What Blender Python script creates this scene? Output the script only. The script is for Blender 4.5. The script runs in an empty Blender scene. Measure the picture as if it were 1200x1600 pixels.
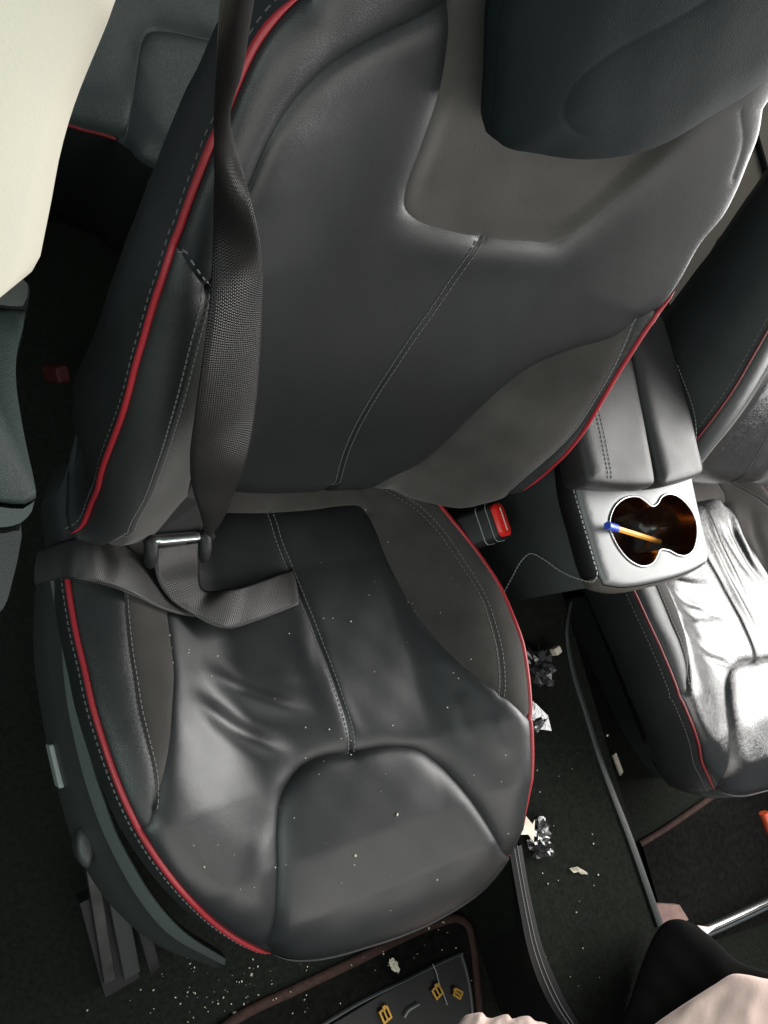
import bpy, bmesh, math, random
import numpy as np
from mathutils import Vector, Matrix
from mathutils.bvhtree import BVHTree
from mathutils.geometry import delaunay_2d_cdt
random.seed(7); rng = np.random.default_rng(7)
SC = bpy.context.scene
COL = SC.collection

# ------------------------------------------------------------------ camera
CAM = np.array([-0.37968, -0.15321, 0.79876])
RM = np.array([[0.84623558, -0.09164853, 0.52486749], [-0.18750067, -0.97330688, 0.13235262], [0.49872722, -0.2104145, -0.84083108]])
FP = 1187.76                                   # focal length in pixels of a 1200 x 1600 picture
cd = bpy.data.cameras.new('camera'); cam = bpy.data.objects.new('camera', cd); COL.objects.link(cam)
cd.sensor_fit = 'VERTICAL'; cd.sensor_height = 24; cd.lens = 24 * FP / 1600; cd.clip_start = .02; cd.clip_end = 60
M4 = Matrix.Identity(4)
for i in range(3):
    M4[i][0] = RM[i, 0]; M4[i][1] = -RM[i, 1]; M4[i][2] = -RM[i, 2]; M4[i][3] = CAM[i]
cam.matrix_world = M4
SC.camera = cam

# ------------------------------------------------------------------ light
w = bpy.data.worlds.new('World'); SC.world = w; w.use_nodes = True
bg = w.node_tree.nodes['Background']; bg.inputs[0].default_value = (.86, .93, 1.0, 1); bg.inputs[1].default_value = .21
def area(name, loc, target, sx, sy, power, col):
    l = bpy.data.lights.new(name, 'AREA'); l.shape = 'RECTANGLE'; l.size = sx; l.size_y = sy; l.energy = power; l.color = col
    o = bpy.data.objects.new(name, l); COL.objects.link(o); o.location = loc
    o.rotation_euler = (Vector(target) - Vector(loc)).to_track_quat('-Z', 'Y').to_euler(); return o
area('passenger_window_light', (1.42, -.18, .64), (.6, -.18, .1), 1.15, .78, 46, (1.0, .98, .95))
area('windscreen_light', (.25, -1.20, .88), (.1, -.1, .2), 1.3, .60, 9, (1.0, .95, .89))
area('top_fill_light', (-.50, -.62, 1.28), (-.05, -.1, .1), 1.15, 1.0, 4.6, (.90, 1.0, .94))  # overhead fill added above the camera; no door opening up there
area('door_opening_light', (-1.0, -.50, .92), (-.1, -.15, .05), .60, .5, 5.0, (.80, 1.0, .90))
area('rear_fill_light', (.35, 1.22, 1.05), (.8, .5, .1), .9, .4, 4, (.95, 1.0, .96))  # unseen lamp added to brighten the beige trim and rear seat
SC.view_settings.view_transform = 'Standard'; SC.view_settings.look = 'None'
SC.view_settings.exposure = 0; SC.view_settings.gamma = 1
SC.cycles.max_bounces = 6

# ------------------------------------------------------------------ materials
def mat(name, col, rough=.5, spec=.5, metal=0., bump=0., bscale=300., var=0., vscale=12., rvar=0., coat=0., kind='noise', sheen=0., trans=0., emit=0.):
    m = bpy.data.materials.new(name); m.use_nodes = True; nt = m.node_tree; N = nt.nodes; L = nt.links
    b = N['Principled BSDF']; b.inputs['Base Color'].default_value = (*col, 1); b.inputs['Roughness'].default_value = rough
    b.inputs['Specular IOR Level'].default_value = spec; b.inputs['Metallic'].default_value = metal
    b.inputs['Coat Weight'].default_value = coat; b.inputs['Coat Roughness'].default_value = .15
    b.inputs['Sheen Weight'].default_value = sheen; b.inputs['Transmission Weight'].default_value = trans
    b.inputs['Sheen Roughness'].default_value = .4
    if emit: b.inputs['Emission Color'].default_value = (*col, 1); b.inputs['Emission Strength'].default_value = emit
    tc = N.new('ShaderNodeTexCoord')
    if var or rvar:
        n = N.new('ShaderNodeTexNoise'); n.inputs['Scale'].default_value = vscale; n.inputs['Detail'].default_value = 5
        L.new(tc.outputs['Object'], n.inputs['Vector'])
        if var:
            r = N.new('ShaderNodeMapRange'); r.inputs[1].default_value = .3; r.inputs[2].default_value = .7; r.inputs[3].default_value = 1 - var; r.inputs[4].default_value = 1 + var
            L.new(n.outputs['Fac'], r.inputs[0])
            x = N.new('ShaderNodeVectorMath'); x.operation = 'SCALE'; x.inputs[0].default_value = col
            L.new(r.outputs[0], x.inputs['Scale']); L.new(x.outputs[0], b.inputs['Base Color'])
        if rvar:
            r = N.new('ShaderNodeMapRange'); r.inputs[1].default_value = .3; r.inputs[2].default_value = .7; r.inputs[3].default_value = rough - rvar; r.inputs[4].default_value = rough + rvar
            L.new(n.outputs['Fac'], r.inputs[0]); L.new(r.outputs[0], b.inputs['Roughness'])
    if bump:
        bp = N.new('ShaderNodeBump'); bp.inputs['Strength'].default_value = bump; bp.inputs['Distance'].default_value = .001
        if kind == 'leather':
            v = N.new('ShaderNodeTexVoronoi'); v.feature = 'DISTANCE_TO_EDGE'; v.inputs['Scale'].default_value = bscale
            n2 = N.new('ShaderNodeTexNoise'); n2.inputs['Scale'].default_value = 60; n2.inputs['Detail'].default_value = 6
            L.new(tc.outputs['Object'], n2.inputs['Vector']); L.new(tc.outputs['Object'], v.inputs['Vector'])
            a = N.new('ShaderNodeMath'); a.operation = 'MULTIPLY_ADD'; a.inputs[1].default_value = 1.4
            L.new(n2.outputs['Fac'], a.inputs[0]); L.new(v.outputs['Distance'], a.inputs[2]); L.new(a.outputs[0], bp.inputs['Height'])
        elif kind == 'weave':
            uv = N.new('ShaderNodeUVMap'); sp = N.new('ShaderNodeSeparateXYZ'); L.new(uv.outputs[0], sp.inputs[0])
            def sn(sock, k, ph=None):
                mm = N.new('ShaderNodeMath'); mm.operation = 'MULTIPLY'; mm.inputs[1].default_value = k; L.new(sock, mm.inputs[0])
                s = N.new('ShaderNodeMath'); s.operation = 'SINE'
                if ph is not None:
                    ad = N.new('ShaderNodeMath'); ad.operation = 'ADD'; L.new(mm.outputs[0], ad.inputs[0]); L.new(ph, ad.inputs[1]); L.new(ad.outputs[0], s.inputs[0])
                else: L.new(mm.outputs[0], s.inputs[0])
                return s.outputs[0]
            su = sn(sp.outputs[0], 2 * math.pi * 15)
            sg = N.new('ShaderNodeMath'); sg.operation = 'SIGN'; L.new(su, sg.inputs[0])
            ph = N.new('ShaderNodeMath'); ph.operation = 'MULTIPLY'; ph.inputs[1].default_value = 1.2; L.new(sg.outputs[0], ph.inputs[0])
            sv = sn(sp.outputs[1], 2 * math.pi / .0021, ph.outputs[0])
            ab = N.new('ShaderNodeMath'); ab.operation = 'ABSOLUTE'; L.new(su, ab.inputs[0])
            a = N.new('ShaderNodeMath'); a.operation = 'ADD'; L.new(ab.outputs[0], a.inputs[0]); L.new(sv, a.inputs[1]); L.new(a.outputs[0], bp.inputs['Height'])
        elif kind == 'rib':
            wv = N.new('ShaderNodeTexChecker'); wv.inputs['Scale'].default_value = bscale; L.new(tc.outputs['Object'], wv.inputs['Vector']); L.new(wv.outputs['Fac'], bp.inputs['Height'])
        else:
            n = N.new('ShaderNodeTexNoise'); n.inputs['Scale'].default_value = bscale; n.inputs['Detail'].default_value = 4
            L.new(tc.outputs['Object'], n.inputs['Vector']); L.new(n.outputs['Fac'], bp.inputs['Height'])
        L.new(bp.outputs[0], b.inputs['Normal'])
    return m
M = dict(
 leather=mat('black_leather', (.0105, .0118, .0126), .39, .5, bump=.16, bscale=900, kind='leather', rvar=.015, vscale=9),
 sideleather=mat('black_side_leather', (.014, .0165, .0165), .43, .45, bump=.3, bscale=900, kind='leather', rvar=.05),
 gloss=mat('shiny_black_leather', (.009, .009, .009), .17, .9, bump=.35, bscale=700, kind='leather', rvar=.05, vscale=14),
 alc=mat('grey_suede', (.047, .044, .0415), .95, .12, bump=.6, bscale=1000, var=.32, vscale=11, sheen=.15),
 red=mat('red_piping_leather', (.30, .016, .024), .42, .5, bump=.2, bscale=500),
 darkred=mat('dark_red_piping_leather', (.14, .012, .015), .4, .5),
 darkthread=mat('dark_thread', (.075, .075, .075), .7),
 shadedred=mat('shaded_red_plastic', (.035, .006, .005), .6, .2),  # red darkened in the colour so the buckle looks shaded
 thread=mat('grey_thread', (.13, .13, .13), .7),
 thread2=mat('pale_thread', (.26, .26, .25), .7),
 plastic=mat('dark_grey_plastic', (.022, .026, .025), .45, .5, bump=.3, bscale=900),
 plasticband=mat('lit_grey_plastic', (.045, .055, .052), .5, .5, bump=.3, bscale=900),  # lighter green-grey plastic; light on lit faces put into the colour
 plasticg=mat('light_grey_plastic', (.20, .22, .21), .5),
 black=mat('black_plastic', (.006, .006, .0065), .55, .35),
 matte=mat('matte_black', (.006, .006, .006), .9, .1),
 belt=mat('belt_webbing', (.0050, .0045, .0042), .36, .32, bump=.4, kind='weave'),
 lapbelt=mat('satin_belt_webbing', (.007, .0065, .006), .30, .5, bump=.3, kind='weave'),
 steel=mat('polished_steel', (.62, .64, .62), .22, metal=1),
 dullsteel=mat('dull_steel', (.06, .062, .06), .5, metal=1, var=.3, vscale=40),
 chrome=mat('chrome', (.35, .35, .35), .2, metal=1),
 silver=mat('silver_satin_trim', (.15, .153, .153), .46, .4, metal=.5, bump=.1, bscale=1500),
 carbon=mat('ribbed_lip_trim', (.11, .10, .085), .45, .5, metal=.5, bump=.9, bscale=260, kind='rib'),
 glintbrown=mat('brown_glint_metal', (.30, .12, .05), .22, metal=1, bump=.5, bscale=50),  # brown metal stands in for the amber reflection inside the cup
 brown=mat('reflection_brown_cup', (.016, .006, .003), .16, .7, bump=.5, bscale=40),  # black cup tinted brown; reflections put into its colour
 redplastic=mat('red_button_plastic', (.62, .018, .014), .35, .5),
 white=mat('white_print', (.7, .6, .55), .5),
 cream=mat('cream_pillar_trim', (.50, .48, .40), .75, .3, bump=.25, bscale=700, var=.03, vscale=8),
 beige=mat('beige_door_trim', (.55, .49, .42), .75, .3, bump=.2, bscale=500, var=.05),
 carpet=mat('black_carpet', (.0095, .0108, .0088), 1., .05, bump=1., bscale=420, var=.3, vscale=160),
 matc=mat('black_mat_carpet', (.0055, .0055, .005), 1., .05, bump=.8, bscale=900, var=.4, vscale=90),
 binding=mat('brown_red_binding', (.035, .018, .015), .8, .2, bump=.8, bscale=500, var=.3, vscale=120),
 binding2=mat('dull_pink', (.16, .095, .08), .7, var=.2, vscale=60),
 blue=mat('blue_pen_cap', (.03, .07, .42), .3),
 amber=mat('orange_pen_barrel', (.75, .36, .07), .3),
 brass=mat('brass', (.34, .21, .05), .4, metal=1),
 crumb=mat('pale_crumb', (.42, .40, .31), .8, var=.5, vscale=200),
 foil=mat('foil', (.24, .24, .24), .28, metal=1, bump=.8, bscale=160),
 film=mat('black_plastic_film', (.02, .02, .02), .15, .7, bump=.8, bscale=90),
 clear=mat('clear_plastic', (.8, .8, .78), .15, .6, trans=.75, bump=.6, bscale=120),
 paper=mat('pale_paper', (.62, .56, .46), .7, var=.2, vscale=80),
 pink=mat('pale_pink_cloth', (.72, .54, .48), .75, .3, bump=.35, bscale=250, var=.05, vscale=20, sheen=.2),
 blackcloth=mat('black_cloth', (.006, .006, .006), 1., .1, bump=.5, bscale=500),
 glowtint=mat('orange_glow', (.45, .06, .02), .4),
 litleather=mat('lit_black_leather', (.022, .031, .029), .42, .5, bump=.3, bscale=800, kind='leather'),  # black leather with greenish light put into its colour
)

# ------------------------------------------------------------------ helpers
def sst(t):
    t = np.clip(t, 0, 1); return t * t * (3 - 2 * t)
def ray(px, py):
    d = RM @ np.array([(px - 600) / FP, (py - 800) / FP, 1.0]); return d / np.linalg.norm(d)
def atz(px, py, z=0.):
    d = ray(px, py); return CAM + d * ((z - CAM[2]) / d[2])
def atx(px, py, x=0.):
    d = ray(px, py); return CAM + d * ((x - CAM[0]) / d[0])
def att(px, py, t):
    return CAM + ray(px, py) * t
def crom(P, step, closed=False):
    P = np.asarray(P, float); n = len(P)
    if n < 3: Q = P
    out = []
    rng_ = range(n if closed else n - 1)
    for i in rng_:
        p1, p2 = P[i], P[(i + 1) % n]
        p0 = P[i - 1] if (i > 0 or closed) else 2 * p1 - p2
        p3 = P[(i + 2) % n] if (i + 2 < n or closed) else 2 * p2 - p1
        k = max(1, int(math.ceil(np.linalg.norm(p2 - p1) / step)))
        d1 = np.linalg.norm(p1 - p0) + 1e-9; d2 = np.linalg.norm(p2 - p1) + 1e-9; d3 = np.linalg.norm(p3 - p2) + 1e-9
        m1 = ((p1 - p0) / d1 + (p2 - p1) / d2) * .5 * d2; m2 = ((p2 - p1) / d2 + (p3 - p2) / d3) * .5 * d2
        for j in range(k):
            t = j / k; t2 = t * t; t3 = t2 * t
            out.append((2 * t3 - 3 * t2 + 1) * p1 + (t3 - 2 * t2 + t) * m1 + (-2 * t3 + 3 * t2) * p2 + (t3 - t2) * m2)
    if not closed: out.append(P[-1])
    return np.array(out)
def resample(P, n):
    P = np.asarray(P, float); s = np.r_[0, np.cumsum(np.linalg.norm(np.diff(P, axis=0), axis=1))]
    t = np.linspace(0, s[-1], n); return np.stack([np.interp(t, s, P[:, k]) for k in range(P.shape[1])], 1)
def seglen(P): return float(np.linalg.norm(np.diff(P, axis=0), axis=1).sum())
def dist_poly(Q, P):
    Q = np.asarray(Q, float); P = np.asarray(P, float); best = np.full(len(Q), 1e9)
    for a, b in zip(P[:-1], P[1:]):
        ab = b - a; L2 = ab @ ab
        if L2 < 1e-14: continue
        t = np.clip(((Q - a) @ ab) / L2, 0, 1); d = np.linalg.norm(Q - a - t[:, None] * ab, axis=1); best = np.minimum(best, d)
    return best
def inside(Q, P):
    Q = np.asarray(Q, float); r = np.zeros(len(Q), bool); n = len(P); j = n - 1
    for i in range(n):
        xi, yi = P[i]; xj, yj = P[j]
        c = ((yi > Q[:, 1]) != (yj > Q[:, 1]))
        with np.errstate(divide='ignore', invalid='ignore'):
            r ^= c & (Q[:, 0] < (xj - xi) * (Q[:, 1] - yi) / (yj - yi + 1e-20) + xi)
        j = i
    return r
def offset_curve(P, d):
    P = np.asarray(P, float); T = np.gradient(P, axis=0); T /= np.linalg.norm(T, axis=1)[:, None] + 1e-12
    return P + d * np.stack([-T[:, 1], T[:, 0]], 1)
def empty(name, loc=(0, 0, 0)):
    o = bpy.data.objects.new(name, None); COL.objects.link(o); o.location = loc; o.empty_display_size = .05; return o
def tag(o, label=None, cat=None, group=None, kind=None):
    if label: o['label'] = label
    if cat: o['category'] = cat
    if group: o['group'] = group
    if kind: o['kind'] = kind
    return o
def mesh(name, V, F, m, parent=None, smooth=True, kind=None, uv=None, sharp=None):
    me = bpy.data.meshes.new(name); me.from_pydata([tuple(map(float, v)) for v in V], [], [tuple(map(int, f)) for f in F])
    me.materials.append(m)
    if uv is not None:
        l = me.uv_layers.new(name='uv'); 
        for lp in me.loops: l.data[lp.index].uv = uv[lp.vertex_index]
    me.validate(); me.update()
    if smooth:
        me.polygons.foreach_set('use_smooth', [True] * len(me.polygons))
        if sharp: me.set_sharp_from_angle(angle=math.radians(sharp))
    o = bpy.data.objects.new(name, me); COL.objects.link(o)
    if parent is not None: o.parent = parent
    if kind: o['kind'] = kind
    return o
def orient_up(o, ref):
    pass
def loft(curves, closed_ring=False, closed_len=False, cap=False):
    """curves: list of (n,3) arrays -> verts, faces"""
    n = len(curves[0]); V = np.concatenate(curves); F = []
    m = len(curves)
    for i in range(m if closed_ring else m - 1):
        for j in range(n if closed_len else n - 1):
            a = i * n + j; b = i * n + (j + 1) % n; c = ((i + 1) % m) * n + (j + 1) % n; d = ((i + 1) % m) * n + j
            F.append((a, b, c, d))
    if cap: 
        F.append(tuple(range(n))[::-1]); F.append(tuple((m - 1) * n + k for k in range(n)))
    return V, F
def tube(P, r, seg=8, cap=True, taper=None):
    P = np.asarray(P, float); n = len(P); T = np.gradient(P, axis=0); T /= np.linalg.norm(T, axis=1)[:, None] + 1e-12
    up = np.array([0., 0., 1.]) if abs(T[0][2]) < .9 else np.array([1., 0., 0.])
    R = []; nrm = np.cross(T[0], up); nrm /= np.linalg.norm(nrm)
    for i in range(n):
        nrm = nrm - (nrm @ T[i]) * T[i]; nrm /= np.linalg.norm(nrm) + 1e-12; b = np.cross(T[i], nrm)
        rr = r * (taper[i] if taper is not None else 1)
        a = np.arange(seg) * 2 * math.pi / seg
        R.append(P[i] + rr * (np.cos(a)[:, None] * nrm + np.sin(a)[:, None] * b))
    V, F = loft(R, closed_len=True)
    if cap: F.append(tuple(range(seg))[::-1]); F.append(tuple((n - 1) * seg + k for k in range(seg)))
    return V, F
def join(parts):
    V = []; F = []; o = 0
    for v, f in parts:
        V.append(np.asarray(v)); F += [tuple(k + o for k in q) for q in f]; o += len(v)
    return np.concatenate(V), F
def bevel_obj(o, wd, seg=3, ang=30):
    md = o.modifiers.new('bevel', 'BEVEL'); md.width = wd; md.segments = seg; md.limit_method = 'ANGLE'; md.angle_limit = math.radians(ang); return o
def prism(poly3, down, inset=None):
    """closed polygon of 3D points, extruded by vector down (array or per-point)"""
    P = np.asarray(poly3, float); Q = P + np.asarray(down); return loft([P, Q], closed_len=True, cap=True)
def boxm(c, s, R=None):
    c = np.asarray(c, float); s = np.asarray(s, float) / 2
    V = np.array([[x, y, z] for x in (-1, 1) for y in (-1, 1) for z in (-1, 1)], float) * s
    if R is not None: V = V @ np.asarray(R).T
    return V + c, [(0, 1, 3, 2), (4, 6, 7, 5), (0, 4, 5, 1), (2, 3, 7, 6), (0, 2, 6, 4), (1, 5, 7, 3)]

class Surf:
    def __init__(s, O, U, V, N, G): s.O, s.U, s.V, s.N = [np.asarray(k, float) for k in (O, U, V, N)]; s.G = G
    def to3(s, uv, n): uv = np.atleast_2d(uv); return s.O + uv[:, :1] * s.U + uv[:, 1:2] * s.V + np.asarray(n, float).reshape(-1, 1) * s.N
    def px(s, px, py, extra=0.):
        d = ray(px, py); n = 0.
        for i in range(50):
            p = CAM + d * ((n - (CAM - s.O) @ s.N) / (d @ s.N)); u = (p - s.O) @ s.U; v = (p - s.O) @ s.V
            n = .5 * n + .5 * (float(s.G(u, v)) + extra)
        return np.array([u, v])
    def curve(s, pts, step=.006, extra=0., closed=False):
        return crom([s.px(*p, extra) for p in pts], step, closed)

class Panels:
    """one cushion skin cut along its seams into panels"""
    def __init__(s, surf, outline, seams, seeds, step=.0045, edge=(.012, .03), edgefn=None, ridges=(), offs=None, und=.0006, rings=(.0012, .003, .006)):
        s.surf = surf; s.outline = np.asarray(outline); s.seams = seams; s.ridges = ridges; s.edge = edge; s.edgefn = edgefn; s.offs = offs or []; s.und = und
        out = s.outline; loop = np.vstack([out, out[:1]])
        pts = [out]; edges = [(i, (i + 1) % len(out)) for i in range(len(out))]; k = len(out)
        cons = [loop]
        for sm in seams:
            c = sm[0]; pts.append(c); edges += [(k + i, k + i + 1) for i in range(len(c) - 1)]; k += len(c); cons.append(c)
        ncon = k
        extra = []
        for c in cons:
            for d in rings:
                for sg in (-1, 1): extra.append(offset_curve(c, sg * d))
        extra = np.concatenate(extra)
        lo = out.min(0); hi = out.max(0)
        gx, gy = np.meshgrid(np.arange(lo[0], hi[0], step), np.arange(lo[1], hi[1], step)); gx = gx + (np.arange(gx.shape[0]) % 2)[:, None] * step * .5
        grid = np.stack([gx.ravel(), gy.ravel()], 1)
        grid = grid[inside(grid, out)]; dg = np.min([dist_poly(grid, c) for c in cons], axis=0); grid = grid[dg > rings[-1] * 1.25]
        de = np.min([dist_poly(extra, c) for c in cons], axis=0); extra = extra[(de > rings[0] * .85) & inside(extra, out)]
        # thin duplicates
        key = np.round(extra / .0016).astype(int); _, ix = np.unique(key, axis=0, return_index=True); extra = extra[ix]
        allp = np.concatenate(pts + [extra, grid])
        vo, eo, fo, ov, oe, of = delaunay_2d_cdt([Vector(p) for p in allp], edges, [], 0, 1e-6)
        V = np.array([(v.x, v.y) for v in vo]); ce = set()
        for e, src in zip(eo, oe):
            if any(q < len(edges) for q in src): ce.add((min(e), max(e)))
        e2f = {}
        for fi, f in enumerate(fo):
            for a, b in zip(f, f[1:] + f[:1]): e2f.setdefault((min(a, b), max(a, b)), []).append(fi)
        reg = [-1] * len(fo); nr = 0
        for st in range(len(fo)):
            if reg[st] >= 0: continue
            reg[st] = nr; stack = [st]
            while stack:
                f = stack.pop(); t = fo[f]
                for a, b in zip(t, t[1:] + t[:1]):
                    e = (min(a, b), max(a, b))
                    if e in ce: continue
                    for g in e2f[e]:
                        if reg[g] < 0: reg[g] = nr; stack.append(g)
            nr += 1
        cen = V[np.array([list(f) for f in fo])].mean(1); ins = inside(cen, out)
        n = s.height(V)
        s.P3 = surf.to3(V, n); s.V = V
        faces = []
        for f in fo:
            a, b, c = [V[i] for i in f]
            cr = (b[0] - a[0]) * (c[1] - a[1]) - (b[1] - a[1]) * (c[0] - a[0])
            faces.append(tuple(f) if cr > 0 else tuple(f)[::-1])
        hand = np.dot(np.cross(surf.U, surf.V), surf.N)
        if hand < 0: faces = [f[::-1] for f in faces]
        s.bvh = BVHTree.FromPolygons([tuple(p) for p in s.P3], [f for f, i in zip(faces, ins) if i])
        s.regions = {}
        for nm, mt, sd in seeds:
            k = int(np.argmin(np.where(ins, np.linalg.norm(cen - sd, axis=1), 9)))
            r = reg[k]
            if r in s.regions: print('SEED CLASH', nm, sd, s.regions[r][0]); continue
            s.regions[r] = (nm, mt)
        s.faces = faces; s.reg = reg; s.ins = ins
        left = {r for r, i in zip(reg, ins) if i} - set(s.regions)
        for r in left:
            ff = [k for k in range(len(fo)) if reg[k] == r and ins[k]]
            print('unseeded region', len(ff), cen[ff].mean(0)) if len(ff) > 20 else None
    def height(s, V):
        V = np.asarray(V, float); n = np.array(s.surf.G(V[:, 0], V[:, 1]), float)
        loop = np.vstack([s.outline, s.outline[:1]]); d = dist_poly(V, loop)
        if s.edgefn is not None: D, R = s.edgefn(V[:, 0], V[:, 1])
        else: D, R = s.edge
        t = np.clip(d / R, 0, 1); n = n - D * (1 - np.sqrt(np.maximum(1 - (1 - t) ** 2, 0)))
        for sm in s.seams:
            c, D_, R_ = sm[:3]
            if D_ == 0: continue
            dd = dist_poly(V, c); fade = 1.
            if len(sm) > 3:                       # fades out towards its last point
                fade = sst(np.linalg.norm(V - c[-1], axis=1) / sm[3])
            n = n - D_ * fade * np.exp(-dd / R_)
        for poly, dz, ww in s.offs:
            i = inside(V, poly); dd = dist_poly(V, np.vstack([poly, poly[:1]])); n = n + np.where(i, dz * sst(dd / ww), 0)
        for (a, b, amp, sg) in s.ridges:
            a = np.asarray(a); b = np.asarray(b); ab = b - a; L = np.linalg.norm(ab); e = ab / L; q = V - a
            t = q @ e / L; dd = q @ np.array([-e[1], e[0]]) + .006 * np.sin(t * 3)
            n = n + amp * np.exp(-(dd / sg) ** 2) * sst((t + .15) / .4) * sst((1.15 - t) / .5)
        u, v = V[:, 0], V[:, 1]
        n = n + s.und * (np.sin(u * 41 + v * 23 + 1) + np.sin(u * -27 + v * 52 + 2) + .7 * np.sin(u * 83 - v * 61) + .5 * np.sin(u * 131 + v * 97 + 3))
        return n
    def drape(s, uv, off=0.):
        uv = np.atleast_2d(uv); out = []
        for p in uv:
            o = s.surf.to3(p, .3)[0]; h = s.bvh.ray_cast(Vector(o), Vector(-s.surf.N))
            if h[0] is None:
                q = s.surf.to3(p, s.height(np.array([p])))[0]
            else: q = np.array(h[0])
            out.append(q + off * s.surf.N)
        return np.array(out)
    def build(s, parent):
        objs = []
        for r, (nm, mt) in s.regions.items():
            ff = [s.faces[k] for k in range(len(s.faces)) if s.reg[k] == r and s.ins[k]]
            used = sorted({i for f in ff for i in f}); mp = {a: b for b, a in enumerate(used)}
            objs.append(mesh(nm, s.P3[used], [tuple(mp[i] for i in f) for f in ff], mt, parent))
        return objs

def stitches(pan, curve, off, m, parent, spacing=.0052, ln=.0036, r=.00055, lift=.0003, fn=None):
    c = offset_curve(curve, off) if off else curve
    L = seglen(c); k = int(L / spacing)
    if k < 2: return None
    c = resample(c, k); P = pan.drape(c, lift) if pan else fn(c); T = np.gradient(P, axis=0); T /= np.linalg.norm(T, axis=1)[:, None] + 1e-12
    N = pan.surf.N if pan else np.array([0, 0, 1.])
    parts = []
    for p, t in zip(P, T):
        b = np.cross(N, t); b /= np.linalg.norm(b) + 1e-9; a = p - t * ln / 2; e = p + t * ln / 2; nn = np.cross(t, b)
        V = [a + b * r, a - b * r, a + b * r * .6 + nn * r, a - b * r * .6 + nn * r, e + b * r, e - b * r, e + b * r * .6 + nn * r, e - b * r * .6 + nn * r]
        parts.append((np.array(V), [(0, 2, 3, 1), (4, 5, 7, 6), (0, 4, 6, 2), (2, 6, 7, 3), (3, 7, 5, 1)]))
    V, F = join(parts)
    return mesh('stitching', V, F, m, parent, smooth=False, kind='stuff')

def ribbon(name, L, R, m, parent=None, n=140, th=.0013, across=10, bow=0., bown=(0, 0, 1)):
    L = resample(crom(L, .005), n); R = resample(crom(R, .005), n)
    rows = []
    s = np.r_[0, np.cumsum(np.linalg.norm(np.diff((L + R) / 2, axis=0), axis=1))]
    C = (L + R) / 2; T = np.gradient(C, axis=0); W = R - L; Nn = np.cross(W, T); Nn /= np.linalg.norm(Nn, axis=1)[:, None] + 1e-9
    if Nn.mean(0) @ (CAM - C.mean(0)) < 0: Nn = -Nn
    cols = []
    uv = []
    for side in (1, -1):
        for k in range(across + 1):
            t = k / across; tt = t if side == 1 else 1 - t
            e = th / 2 * side * (1 if 0 < k < across else .5)
            cols.append(L + (R - L) * tt + Nn * (e + bow * (1 - (2 * tt - 1) ** 2))); uv += [(tt, q) for q in s]
    V, F = loft(cols, closed_ring=True)
    o = mesh(name, V, F, m, parent, uv=uv); return o
def sections(name, rings, m, parent=None, cap=True, sharp=None, kind=None):
    V, F = loft([np.asarray(r) for r in rings], closed_len=True, cap=False); k = len(rings[0]); m_ = len(rings)
    if cap:                                    # cap='end' leaves the first ring open (a panel skin closes it)
        F.append(tuple((m_ - 1) * k + i for i in range(k)))
        if cap != 'end': F.append(tuple(range(k))[::-1])
    return mesh(name, V, F, m, parent, sharp=sharp, kind=kind)

# ------------------------------------------------------------------ the setting
def slab(name, x0, x1, y0, y1, z0, z1, m):
    V, F = boxm(((x0 + x1) / 2, (y0 + y1) / 2, (z0 + z1) / 2), (x1 - x0, y1 - y0, z1 - z0)); o = mesh(name, V, F, m, smooth=False); tag(o, kind='structure'); return o
FZ = -.30
slab('floor', -.9, 1.6, -1.6, 1.6, FZ - .05, FZ, M['carpet'])
slab('rear_bulkhead', -.9, 1.6, 1.3, 1.36, FZ, .55, M['matte'])

# ------------------------------------------------------------------ seat geometry
def Hc(x, y):
    x = np.asarray(x, float); y = np.asarray(y, float)
    z = np.interp(-y, [-.08, 0, .08, .15, .22, .3, .38, .44, .5, .56], [-.035, -.03, -.015, .003, .02, .033, .033, .024, .005, -.02])
    f = 1 - .85 * sst((-y - .18) / .30)
    return z + f * .05 * sst((np.abs(x) - .10) / .12)
CUSH = Surf((0, 0, 0), (1, 0, 0), (0, 1, 0), (0, 0, 1), Hc)
RC = math.radians(20)
def Gb(u, v):
    u = np.asarray(u, float); v = np.asarray(v, float); a = np.abs(u); f = np.interp(v, [-.1, .30, .5], [.05, .045, .015])
    return .012 * np.exp(-((v - .17) / .1) ** 2) + f * sst((a - .10) / .14)
BACK = Surf((0, 0, .08), (1, 0, 0), (0, math.sin(RC), math.cos(RC)), (0, -math.cos(RC), math.sin(RC)), Gb)

cL = [(108, 905), (113, 940), (122, 990), (135, 1045), (147, 1100), (162, 1150), (182, 1210), (205, 1265), (235, 1320), (270, 1370), (310, 1415), (350, 1450), (390, 1475), (415, 1487), (430, 1491)]
cN = [(430, 1491), (450, 1497), (480, 1498), (520, 1492), (580, 1475), (640, 1455), (700, 1425), (745, 1395), (775, 1365), (793, 1338)]
cR = [(793, 1338), (805, 1310), (816, 1275), (825, 1230), (829, 1180), (828, 1120), (823, 1060), (815, 1010), (800, 965), (780, 920), (755, 880), (730, 845), (705, 815), (685, 790)]
def c_edge(u, v):
    nose = sst((-v - .34) / .12)
    rt = sst(np.asarray(u, float) / .12) * (1 - nose)
    return .010 - .005 * rt + .020 * nose, .022 + .035 * nose
CUE = Surf(CUSH.O, CUSH.U, CUSH.V, CUSH.N, lambda u, v: Hc(u, v) - c_edge(np.asarray(u, float), np.asarray(v, float))[0])
def cl(u): return np.array(u)
eL_ = CUE.curve(cL, .005)
edgeL = np.vstack([[(-.243, .055), (-.258, .02), (eL_[0, 0] - .001, eL_[0, 1] + .035)], eL_])
edgeN = CUE.curve(cN, .005); edgeR = np.vstack([CUE.curve(cR, .005), [(.178, .02), (.17, .055)]])
c_out = np.vstack([edgeL[:-1], edgeN[:-1], edgeR])
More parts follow.
